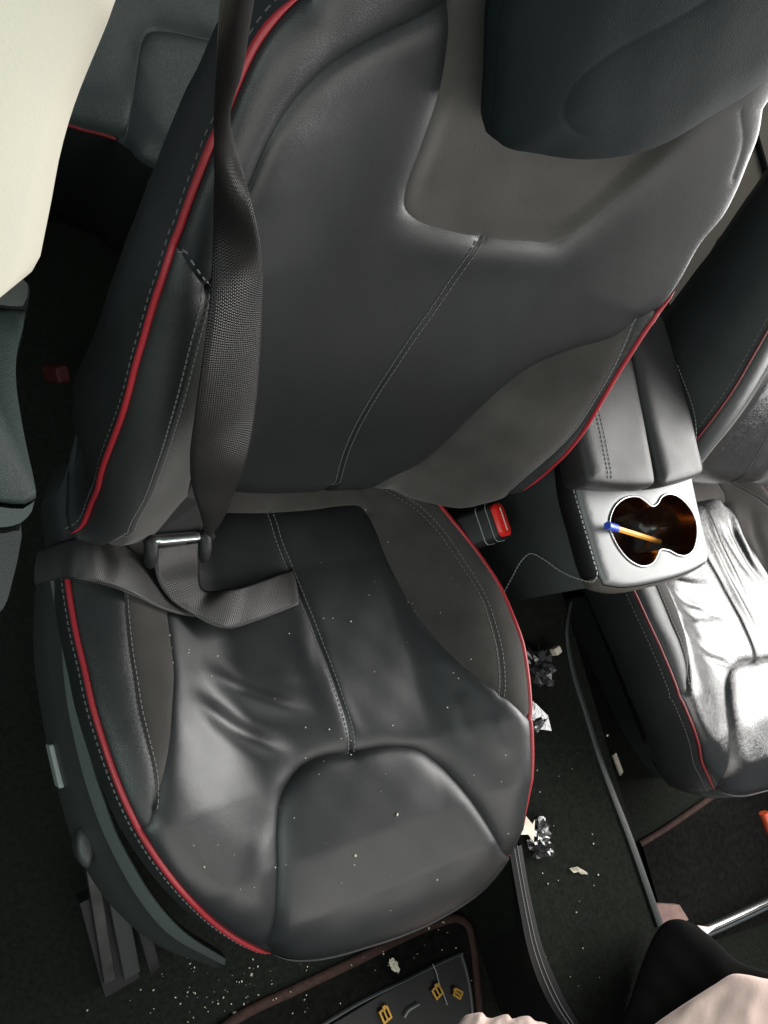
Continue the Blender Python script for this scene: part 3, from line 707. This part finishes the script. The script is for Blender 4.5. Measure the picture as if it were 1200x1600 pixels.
def padp(name, poly, sm, seedpx, hgt=.042, lm='leather'):
    out = np.asarray(poly)
    # round the corners
    rc = []
    k = len(out)
    for i in range(k):
        p0, p1, p2 = out[i - 1], out[i], out[(i + 1) % k]; r = .010
        a_ = p1 + (p0 - p1) / np.linalg.norm(p0 - p1) * r; b_ = p1 + (p2 - p1) / np.linalg.norm(p2 - p1) * r
        for t in (0, .25, .5, .75, 1): rc.append((1 - t) ** 2 * a_ + 2 * t * (1 - t) * p1 + t * t * b_)
    rc = np.array(rc); rc = crom(rc, .006, closed=True)
    P = Panels(asf, rc, sm, [(name, M[lm], asf.px(*seedpx))], edge=(.010, .016), und=.0003, step=.007)
    n = P.height(rc); w_ = outward(rc)
    base = sections('armrest_pad', [asf.to3(rc, n - .0003), asf.to3(rc + w_ * .0015, n - .006), asf.to3(rc + w_ * .001, n - .02), asf.to3(rc - w_ * .002, n - hgt + .006), asf.to3(rc - w_ * .006, n - hgt)], M[lm], lid, cap='end')
    P.build(base); return P
top_off = dirb * 1.35
P1 = padp('pad_top', [fl, fm1, fm1 + top_off, fl + top_off], [], (990, 700), lm='armleather') if False else None
M['armleather'] = mat('satin_black_leather', (.018, .018, .018), .46, .42, bump=.3, bscale=900, kind='leather', rvar=.04)
P1 = padp('pad_top', [fl, fm1, fm1 + top_off, fl + top_off], [], (990, 700), lm='armleather')
P2 = padp('pad_top', [fm2, frr, frr + (br - frr) * ((fm2 + top_off)[1] - frr[1]) / (br - frr)[1], fm2 + top_off], [], (1075, 700), lm='armleather')
sc_ = asf.curve([(932, 640), (945, 700), (954, 745)], .006); sc_ = np.vstack([[sc_[0] + (sc_[0] - sc_[3]) * 12], sc_])
for o_ in (-.003, .003): stitches(P1, resample(sc_, 60), o_, M['thread'], lid)
st_ = asf.curve([(1065, 570), (1086, 640), (1100, 725)], .006); stitches(P2, resample(st_, 60), 0, M['thread'], lid)
# leather side wall of the console, driver side, with stitched panels
SW = Surf((0, 0, 0), (0, 1, 0), (0, 0, 1), (-1, 0, 0), lambda u, v: -.33 + 0 * np.asarray(u, float))
sw_pts = [(800, 640), (893, 715), (905, 765), (922, 830), (938, 905), (930, 925), (800, 930), (740, 930), (740, 700)]
pts = np.array([atx(x, y, .315) for x, y in [(893, 690), (905, 765), (922, 830), (938, 915)]])
wallc = resample(crom(pts, .01), 24)
lower = wallc.copy(); lower[:, 2] = FZ + .02; lower[:, 0] -= .012
bk1 = np.array([[wallc[0, 0] - .0, .45, wallc[0, 2] + .01]]); wc = np.vstack([bk1, wallc]); wl = wc.copy(); wl[:, 2] = FZ + .01; wl[:, 0] -= .014
wm = (wc + wl) / 2; wm[:, 0] -= .006
R_(mesh('side_wall', *loft([wc + [.008, 0, .004], wc, wm, wl]), M['sideleather'], con))
def stl(pxs, xoff, m=M['thread2'], sp=.0062):
    P = []
    for x, y in pxs:
        P.append(atx(x, y, xoff))
    P = crom(P, .004); P = resample(P, max(4, int(seglen(P) / sp))); T = np.gradient(P, axis=0); T /= np.linalg.norm(T, axis=1)[:, None]
    V, F = join([boxm(p, (.0042, .0012, .0012), np.stack([t, np.cross([1, 0, 0], t), [1, 0, 0]], 1)) for p, t in zip(P, T)])
    return R_(mesh('stitching', V, F, m, con, smooth=False, kind='stuff'))
stl([(884, 722), (896, 765), (912, 822), (928, 878), (933, 898), (928, 908), (905, 905), (875, 892), (848, 873), (829, 865), (815, 876), (800, 902), (786, 928)], .302)

# tunnel carpet, trim strip beside it, stitched leather edge in front of the seat
TZ = -.14
t0, t1 = atz(888, 960, TZ), atz(1032, 1450, TZ); dt = (t1 - t0)
tl = np.array([.20, 0, 0])
P_ = [t0 - dt * .6 - [.30, 0, 0], t0 - dt * .6, t1 + dt * .35, t1 + dt * .35 - [.16, 0, 0], atz(880, 1600, TZ), atz(815, 1420, TZ), atz(785, 1330, TZ), [.22, -.3, TZ], [.2, -.1, TZ]]
P_ = [t0 - dt * .6 - [.25, 0, 0], t0 - dt * .6, t1 + dt * .35, atz(890, 1640, TZ), atz(826, 1440, TZ), atz(795, 1330, TZ), [atz(795, 1330, TZ)[0], -.2, TZ]]
tun = mesh('tunnel', *prism(P_, (0, 0, FZ - TZ)), M['carpet'], smooth=False); tag(tun, kind='structure')
lp = [(795, 1325), (803, 1370), (812, 1420), (824, 1480), (840, 1530), (862, 1575), (888, 1612)]
rp = [(815, 1320), (823, 1370), (834, 1425), (848, 1480), (868, 1530), (890, 1575), (915, 1612)]
gp = [(792, 1330), (799, 1400), (808, 1470), (824, 1540), (850, 1612)]
l3 = resample(crom(zf(lp, TZ + .010), .01), 40); r3 = resample(crom(zf(rp, TZ + .012), .01), 40); g3 = resample(crom(zf(gp, TZ - .04), .01), 40)
et = tag(mesh('console_edge_trim', *loft([r3 + [.002, 0, -.012], r3, (l3 + r3) / 2 + [0, 0, .003], l3, g3, g3 + [.01, 0, -.12]]), M['black'], sharp=50), 'dark leather edge trim with double stitching running forward beside the near footwell', 'trim')
for f_ in (.30, .55):
    c3 = resample(l3 * (1 - f_) + r3 * f_ + [0, 0, .0034], 75); T = np.gradient(c3, axis=0); T /= np.linalg.norm(T, axis=1)[:, None]
    V, F = join([boxm(p, (.0042, .0010, .0008), np.stack([t, np.cross([0, 0, 1], t), [0, 0, 1]], 1)) for p, t in zip(c3, T)]); mesh('stitching', V, F, M['thread'], et, smooth=False, kind='stuff')
sp = resample(crom(zf([(893, 940), (886, 985), (895, 1045), (915, 1110), (940, 1190), (962, 1250), (985, 1310), (1008, 1375), (1032, 1445)], TZ + .004), .01), 60)
wd = np.linspace(.004, .0065, 60)[:, None] * np.array([[1, .2, 0]])
ts = tag(mesh('tunnel_trim_strip', *loft([sp - wd - [0, 0, .004], sp - wd, sp + [0, 0, .002], sp + wd, sp + wd - [0, 0, .02]]), M['plastic'], sharp=50), 'narrow grey trim strip along the far edge of the tunnel carpet', 'trim strip')
s2 = resample(crom(zf([(928, 930), (955, 985), (985, 1050), (1020, 1125), (1050, 1180), (1085, 1225)], -.20), .01), 50)
tag(mesh('seat_side_trim', *loft([s2 + [-.008, 0, -.01], s2 + [-.006, 0, 0], s2 + [.006, 0, .001], s2 + [.012, 0, -.02], s2 + [.012, 0, -.1]]), M['plastic'], sharp=50), 'dull black plastic trim below the left side of the far seat', 'trim')

# ------------------------------------------------------------------ pen in the cup holder
pa, pb = atz(949, 821, CZ + .012), atz(1030, 846, CZ - .045)
pen = tag(empty('pen', tuple(pb)), 'ballpoint pen with blue cap leaning in the cup holder', 'pen')
dp = (pb - pa) / np.linalg.norm(pb - pa)
cp_ = pa + dp * .024
rebase(mesh('barrel', *tube(resample([cp_, pb], 8), .0038, 6), M['amber'], pen, smooth=False), pen)
rebase(mesh('cap', *tube(resample([pa, cp_ + dp * .002], 6), .0050, 14, taper=[.92, 1, 1, 1, 1, 1.02]), M['blue'], pen, sharp=50), pen)

# ------------------------------------------------------------------ pillars at the near door
def pillar(name, pts, tt, m, label, cat, wx=.14, bulge=.02, sharp=None):
    P = crom([att(x, y, t) for (x, y), t in zip(pts, tt)], .01); rings = []
    for p in P:
        rings.append([p, p + [-.012, -.012, .002], p + [-.03, -.022, .004], p + [-.07, -.028, .006], p + [-wx, -.02, .006], p + [-wx, .08, 0], p + [-.05, .085, 0], p + [-.01, .05, 0], p + [.0, .012, 0]])
    o = sections(name, rings, m); return tag(o, label, cat)
pillar('door_pillar_trim', [(205, -60), (184, -10), (168, 35), (146, 88), (124, 142), (107, 192), (92, 250), (81, 310), (70, 365), (63, 400), (50, 424), (28, 440), (0, 456), (-40, 470)], [.33, .33, .33, .33, .33, .33, .33, .33, .33, .33, .33, .33, .33, .33], M['cream'], 'bright cream upper pillar trim in the top left corner', 'pillar trim')
lowp = tag(empty('lower_pillar_trim', tuple(att(20, 650, .5))), 'black leather covered lower pillar trim at the left edge below the cream trim', 'pillar trim')
def prof(pts, t, m, nm, r=.008, depth=.10):
    P = np.array([att(x, y, t) for x, y in pts]); P = crom(P, .008)
    d = ray(20, 650); rings = []
    c = P.mean(0)
    for k, (s_, o_) in enumerate([(.93, -.008), (.98, -.004), (1, 0), (1, .03), (.98, depth)]): rings.append(c + (P - c) * s_ + d * o_)
    V, F = loft(rings, closed_len=True, cap=True); o = mesh(nm, V, F, m, lowp, sharp=60); return rebase(o, lowp)
prof([(-60, 490), (0, 482), (40, 484), (38, 500), (27, 545), (25, 590), (31, 640), (42, 700), (54, 755), (56, 778), (40, 788), (0, 785), (-60, 785)], .50, M['litleather'], 'leather_cover')
prof([(-60, 455), (0, 450), (35, 436), (45, 445), (45, 468), (38, 482), (0, 480), (-60, 486)], .492, M['dullsteel'], 'belt_guide')
prof([(-60, 789), (0, 789), (38, 792), (54, 782), (50, 798), (34, 815), (10, 822), (-60, 822)], .505, M['plasticg2'] if 'plasticg2' in M else M['plasticband'], 'lower_roll')
prof([(-60, 826), (10, 826), (32, 822), (30, 860), (20, 905), (5, 950), (-60, 1000)], .53, M['plastic'], 'lower_panel')

# ------------------------------------------------------------------ rear seat seen behind the pillar
RZ = .02
rs = Surf((0, 0, RZ), (1, 0, 0), (0, 1, 0), (0, 0, 1), lambda u, v: .03 * np.exp(-((np.asarray(v, float) - .75) / .2) ** 2) + 0 * np.asarray(u, float))
rear = tag(empty('rear_seat', tuple(rs.to3(rs.px(270, 150), -.2)[0])), 'rear black leather seat in the dark behind the near seat, with thin red piping', 'rear seat')
ro = rs.curve([(60, 150), (120, 168), (160, 178), (192, 188), (205, 195), (225, 225), (270, 250), (330, 290), (460, 330)], .01)
ro = np.vstack([ro, [(ro[-1][0] + .1, 1.2), (ro[0][0] - .35, 1.2), (ro[0][0] - .3, ro[0][1] - .1)]])
ri = rs.curve([(203, 196), (208, 160), (214, 110), (222, 62), (232, 45), (250, 40), (290, 46), (345, 62), (420, 90)], .008)
rp_ = Panels(rs, resample(np.vstack([ro, ro[:1]]), 260)[:-1], [(ri, .008, .012)], [('leather_panel', M['litleather'], rs.px(150, 60)), ('centre_insert', M['litleather'], rs.px(290, 150))], edge=(.03, .05), und=.0008, step=.012)
rsk = resample(np.vstack([ro, ro[:1]]), 260)[:-1]; rn = rp_.height(rsk); rw = outward(rsk)
rc_ = rebase(sections('rear_cushion', [rs.to3(rsk, rn - .0005), rs.to3(rsk + rw * .003, rn - .02), rs.to3(rsk, rn - .08), rs.to3(rsk - rw * .03, rn - .25)], M['black'], rear, cap='end'), rear)
for o in rp_.build(rc_): pass
pr = rs.curve([(60, 150), (120, 168), (160, 178), (192, 188)], .008)
mesh('red_piping', *tube(rs.to3(pr, rp_.height(pr) - .003), .0022, 8), M['darkred'], rc_)

o = mesh('belt_buckle', *boxm((0, 0, 0), (.018, .022, .04)), M['shadedred'], smooth=False); bevel_obj(o, .004); o.location = tuple(atz(88, 584, -.2)); o.rotation_euler = (.5, .2, .3)
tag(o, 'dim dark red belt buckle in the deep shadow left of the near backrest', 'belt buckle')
# ------------------------------------------------------------------ far door side
fd = tag(empty('far_door', (1.22, .3, FZ)), 'pale beige door trim glimpsed at the right edge beyond the far seat', 'door trim')
V, F = boxm((0.03, .60, .45), (.06, 1.0, 1.0)); o = mesh('rear_trim_panel', V, F, M['beige'], fd, smooth=False); bevel_obj(o, .01)
V, F = boxm((-.004, .60, .30), (.010, 1.0, .010)); mesh('door_trim_seam', V, F, M['black'], fd, smooth=False)
V, F = boxm((0.03, -.55, .13), (.06, 1.25, .36)); o = mesh('door_panel', V, F, M['black'], fd, smooth=False); bevel_obj(o, .01)

# ------------------------------------------------------------------ floor mats, plates, clips
def band(pts, z, wv, m, name, parent, h=.005):
    P = crom(zf(pts, z), .008); T = np.gradient(P, axis=0); T[:, 2] = 0; T /= np.linalg.norm(T, axis=1)[:, None]; S = np.stack([-T[:, 1], T[:, 0], 0 * T[:, 0]], 1) * wv / 2
    return mesh(name, *loft([P - S - [0, 0, h], P - S * .8, P + [0, 0, .001], P + S * .8, P + S - [0, 0, h]]), m, parent)
mz = FZ + .010
mt = tag(empty('floor_mat', tuple(atz(560, 1560, FZ))), 'black floor mat with brown-red binding in front of the near seat', 'floor mat')
mp = [(330, 1625), (370, 1594), (470, 1545), (560, 1502), (640, 1462), (690, 1442), (715, 1436), (732, 1446), (740, 1475), (746, 1530), (752, 1600), (755, 1650)]
P_ = list(zf(mp, mz)) + list(zf([(700, 1800), (300, 1800)], mz)); rebase(mesh('mat_carpet', *prism(P_, (0, 0, -.008)), M['matc'], mt, smooth=False), mt)
rebase(band(mp, mz + .002, .013, M['binding'], 'binding', mt), mt)
plc = rebase(mesh('heel_plate', *prism(zf([(500, 1612), (600, 1552), (690, 1505), (722, 1492), (730, 1510), (738, 1560), (742, 1640), (600, 1720)], mz + .005), (0, 0, -.005)), M['black'], mt, smooth=False), mt); bevel_obj(plc, .0015)
rebase(band([(490, 1612), (560, 1570), (640, 1530), (690, 1505), (724, 1490)], mz + .008, .003, M['plasticband'], 'plate_edge', mt), mt)
rebase(band([(722, 1492), (730, 1520), (737, 1560), (741, 1620)], mz + .008, .007, M['plastic'], 'plate_edge', mt), mt)
def clip(cx, cy, w_, h_, rot, z, label):
    c = atz(cx, cy, z); e = tag(empty('brass_clip', tuple(c)), label, 'metal clip', 'brass clips on the floor mat'); e.rotation_euler.z = rot
    V, F = join([boxm((-w_ / 2, 0, .003), (.003, h_, .004)), boxm((w_ / 2, 0, .003), (.003, h_, .004)), boxm((0, h_ / 2, .003), (w_ + .003, .003, .0038)), boxm((0, -h_ / 2, .003), (w_ + .003, .003, .0038)), boxm((0, 0, .004), (.0025, h_, .003))])
    o = mesh('clip_frame', V, F, M['brass'], e, smooth=False)
    V, F = boxm((.002, h_ * .6, .0045), (.005, .006, .003)); mesh('clip_tab', V, F, M['brass'], e, smooth=False)
clip(600, 1584, .013, .017, .25, mz + .006, 'brass clip on the mat, leftmost and lowest of three')
clip(681, 1548, .013, .015, .35, mz + .006, 'brass clip on the mat, middle one of three')
clip(713, 1551, .009, .014, .8, mz + .006, 'small brass clip on the mat, nearest the mat corner')
tag(mesh('wire_scrap', *tube(crom(zf([(632, 1590), (638, 1580), (646, 1574), (655, 1569)], mz + .01), .003), .0016, 8), M['plasticg']), 'short pale curved wire scrap on the mat between the brass clips', 'wire scrap')
tag(mesh('thin_wire', *tube(crom(zf([(676, 1506), (682, 1520), (686, 1536), (694, 1556), (699, 1570)], mz + .01), .003), .0009, 6), M['plasticg']), 'thin pale wire lying beside the middle brass clip on the mat', 'wire')
def scrap(name, px, z, size, m, label, cat, seed=0, crum=.35, flat_=.35):
    r = np.random.default_rng(seed); bm = bmesh.new()
    bmesh.ops.create_icosphere(bm, subdivisions=3, radius=.5)
    for v in bm.verts:                         # crumpled: every vertex pushed in or out, facets left sharp
        v.co = Vector(np.array(v.co) * (1 + crum * r.uniform(-.8, .6)) * np.array(size) + r.uniform(-.0016, .0016, 3))
    me = bpy.data.meshes.new(name); bm.to_mesh(me); bm.free(); me.materials.append(m); o = bpy.data.objects.new(name, me); COL.objects.link(o); o.location = tuple(atz(*px, z)); o.rotation_euler.z = r.uniform(0, 3)
    return tag(o, label, cat)
scrap('paper_scrap', (616, 1508), mz + .008, (.010, .022, .006), M['paper'], 'small tan paper scrap on the mat above the brass clips', 'paper scrap', 3)
scrap('foil_wrapper', (842, 1298), TZ + .014, (.032, .036, .022), M['foil'], 'crumpled silver foil wrapper beside the lower right of the near cushion', 'wrapper', 4, .55)
tag(mesh('torn_paper', *prism(zf([(818, 1296), (822, 1275), (832, 1288), (836, 1280), (834, 1316), (826, 1304), (814, 1304)], TZ + .034), (0, 0, -.0012)), M['paper'], smooth=False), 'torn white paper piece leaning on the foil wrapper', 'paper scrap')
scrap('black_wrapper', (846, 1322), TZ + .010, (.045, .030, .02), M['film'], 'shiny black plastic film under the silver foil wrapper', 'plastic film', 14, .5)
scrap('plastic_wrapper', (832, 1132), TZ + .02, (.050, .024, .030), M['foil'], 'crumpled clear plastic wrapper halfway along the right side of the near cushion', 'wrapper', 5, .55)
tag(mesh('plastic_sleeve', *prism(zf([(822, 1088), (838, 1100), (856, 1118), (862, 1142), (850, 1140), (826, 1140)], TZ + .03), (0, 0, -.001)), M['film'], smooth=False), 'clear plastic sleeve over the wrapper beside the near cushion', 'plastic sleeve')
scrap('black_film', (842, 1042), TZ + .012, (.06, .05, .03), M['film'], 'shiny crumpled black film beside the near seat, behind the clear wrapper', 'plastic film', 8, .6)
o = mesh('beige_block', *boxm((0, 0, .008), (.013, .012, .014)), M['paper'], smooth=False); bevel_obj(o, .002); o.location = tuple(atz(863, 1017, TZ + .012)); o.rotation_euler.z = .3; tag(o, 'small beige foam block on the black film by the console', 'foam block')
tag(mesh('bent_paper', *prism(np.array([atz(x, y, TZ + h) for x, y, h in [(890, 1357, .004), (902, 1354, .012), (916, 1362, .006), (919, 1366, .003), (908, 1366, .002), (904, 1362, .006), (897, 1364, .004)]]), (0, 0, -.0012)), M['paper'], smooth=False), 'bent white paper scrap lying alone on the tunnel carpet', 'paper scrap')
tag(mesh('pale_stick', *prism(zf([(958, 1180), (963, 1176), (974, 1206), (970, 1212)], FZ + .02), (0, 0, -.004)), M['paper'], smooth=False), 'small pale stick on the dark floor near the far seat', 'stick')
# far footwell
fm = tag(empty('floor_mat', tuple(atz(1120, 1400, FZ))), 'black floor mat with faint brown binding in front of the far seat', 'floor mat')
P_ = zf([(1003, 1318), (1075, 1275), (1150, 1225), (1240, 1180), (1260, 1420), (1110, 1470), (1040, 1450)], mz); rebase(mesh('mat_carpet', *prism(P_, (0, 0, -.008)), M['matc'], fm, smooth=False), fm)
rebase(band([(1002, 1320), (1040, 1297), (1090, 1263), (1150, 1222), (1240, 1180)], mz + .002, .010, M['binding'], 'binding', fm), fm)
ss = tag(empty('metal_strip', tuple(atz(1150, 1435, -.25))), 'bright silver metal strip at the right edge of the far footwell', 'metal strip')
rebase(band([(1095, 1462), (1130, 1447), (1200, 1414), (1260, 1385)], -.25, .020, M['steel'], 'strip', ss, .01), ss)
rebase(band([(1095, 1462), (1130, 1447), (1200, 1414), (1260, 1385)], -.2475, .007, M['dullsteel'], 'groove', ss, .004), ss)
tag(mesh('orange_glow', *tube(zf([(1193, 1270), (1205, 1300)], -.2), .009, 10), M['glowtint'], sharp=40), 'small orange glow, made as a coloured tube, at the right edge of the far footwell', 'glow')  # orange glow of light built as a coloured tube

# ------------------------------------------------------------------ pale pink and black cloth in the bottom right corner
def cloth(name, pts, depth_, m, label, cat, thick=.03, folds=(), tw=0.):
    c0 = att(*np.mean(pts, axis=0), depth_); N_ = CAM - c0; N_ /= np.linalg.norm(N_); U_ = RM[:, 0] - (RM[:, 0] @ N_) * N_; U_ /= np.linalg.norm(U_); V_ = np.cross(N_, U_)
    sf = Surf(c0, U_, V_, N_, lambda u, v: 0 * np.asarray(u, float))
    out = crom([sf.px(*p) for p in pts], .005, closed=True)
    P = Panels(sf, out, [], [(name, m, out.mean(0))], edge=(.012, .022), und=.0012, step=.006, ridges=[(sf.px(*a_), sf.px(*b_), am, sg) for a_, b_, am, sg in folds])
    n = P.height(out); w_ = outward(out)
    body = sections(name, [sf.to3(out, n), sf.to3(out + w_ * .001, n - .006), sf.to3(out - w_ * .002, n - thick)], m, cap='end'); tag(body, label, cat)
    for o in P.build(body): o.name = 'cloth_front'
    return body
cloth('black_sleeve', [(1022, 1462), (1040, 1440), (1062, 1436), (1085, 1445), (1118, 1470), (1150, 1500), (1220, 1525), (1300, 1560), (1300, 1720), (1000, 1720), (960, 1640), (985, 1560), (1005, 1500)], 1.30, M['blackcloth'], 'black cloth in the bottom right corner beside the pink cloth', 'cloth', .10)
cloth('pink_sleeve', [(1022, 1602), (1050, 1582), (1090, 1556), (1120, 1537), (1146, 1522), (1165, 1523), (1200, 1530), (1300, 1540), (1300, 1760), (980, 1760), (985, 1640)], 1.22, M['pink'], 'smooth pale pink cloth filling the bottom right corner', 'cloth', .10, [((1120, 1545), (1060, 1600), .004, .006), ((1150, 1540), (1110, 1610), -.003, .006), ((1190, 1545), (1170, 1620), .003, .007)])
cloth('pink_hem', [(718, 1597), (726, 1588), (742, 1584), (753, 1583), (759, 1590), (768, 1592), (782, 1588), (794, 1586), (800, 1593), (812, 1590), (828, 1589), (836, 1596), (852, 1599), (880, 1620), (880, 1720), (700, 1720), (705, 1620)], 1.16, M['pink'], 'pale pink scalloped cloth hem at the bottom edge', 'cloth', .06, [((752, 1584), (748, 1640), .004, .004), ((780, 1588), (778, 1640), .004, .004), ((810, 1590), (808, 1640), .004, .004), ((836, 1594), (836, 1640), .003, .004)])
tag(mesh('pink_card', *prism(zf([(1026, 1412), (1062, 1414), (1076, 1437), (1050, 1450), (1036, 1446)], -.2), (0, 0, -.01)), M['binding2'], smooth=False), 'small pinkish shape peeking above the black cloth', 'cloth')
tag(mesh('white_card', *prism(zf([(1090, 1446), (1117, 1450), (1105, 1460)], -.22), (0, 0, -.002)), M['white'], smooth=False), 'white triangular scrap beside the silver strip', 'paper scrap')

# ------------------------------------------------------------------ crumbs
def crumbs(name, pts, m, label, cat, rmin=.0004, rmax=.0012):
    parts = []
    for p in pts:
        r = rng.uniform(rmin, rmax) * (1 + 1.2 * (rng.random() < .06)); V, F = boxm((0, 0, 0), (2 * r, 2 * r * rng.uniform(.4, 1), r * 1.2)); a = rng.uniform(0, 3); R = np.array([[math.cos(a), -math.sin(a), 0], [math.sin(a), math.cos(a), 0], [0, 0, 1]])
        parts.append((V @ R.T + p + [0, 0, r * .4], F))
    V, F = join(parts); o = mesh(name, V, F, m, smooth=False, kind='stuff'); return tag(o, label, cat)
pp = []
for k in range(60):
    x, y = rng.uniform(300, 800), rng.uniform(820, 1430); uv = CUSH.px(x, y)
    if inside(np.array([uv]), c_out * .96)[0]: pp.append(cp.drape(uv)[0])
for x, y in [(267, 992), (270, 1012), (272, 1035), (296, 1015), (295, 1020), (650, 955), (655, 960), (640, 940), (575, 795), (340, 1320), (555, 1180), (510, 1190), (443, 1262), (500, 1210), (716, 1060), (340, 1025)] * 1: pp.append(cp.drape(CUSH.px(x, y))[0])
crumbs('seat_crumbs', pp, M['crumb'], 'pale crumbs scattered over the near seat cushion', 'crumbs', .0003, .0008)
pp = []
for k in range(75):
    x = rng.normal(390, 90); y = rng.normal(1560, 35); pp.append(atz(x, y, FZ + .001))
for k in range(60): pp.append(atz(rng.uniform(380, 740), rng.uniform(1440, 1590), mz + .003))
for k in range(22): pp.append(atz(rng.uniform(830, 960), rng.uniform(1130, 1560), TZ + .002))
crumbs('floor_crumbs', pp, M['crumb'], 'white crumbs and grit scattered on the dark carpet', 'crumbs', .0003, .0011)
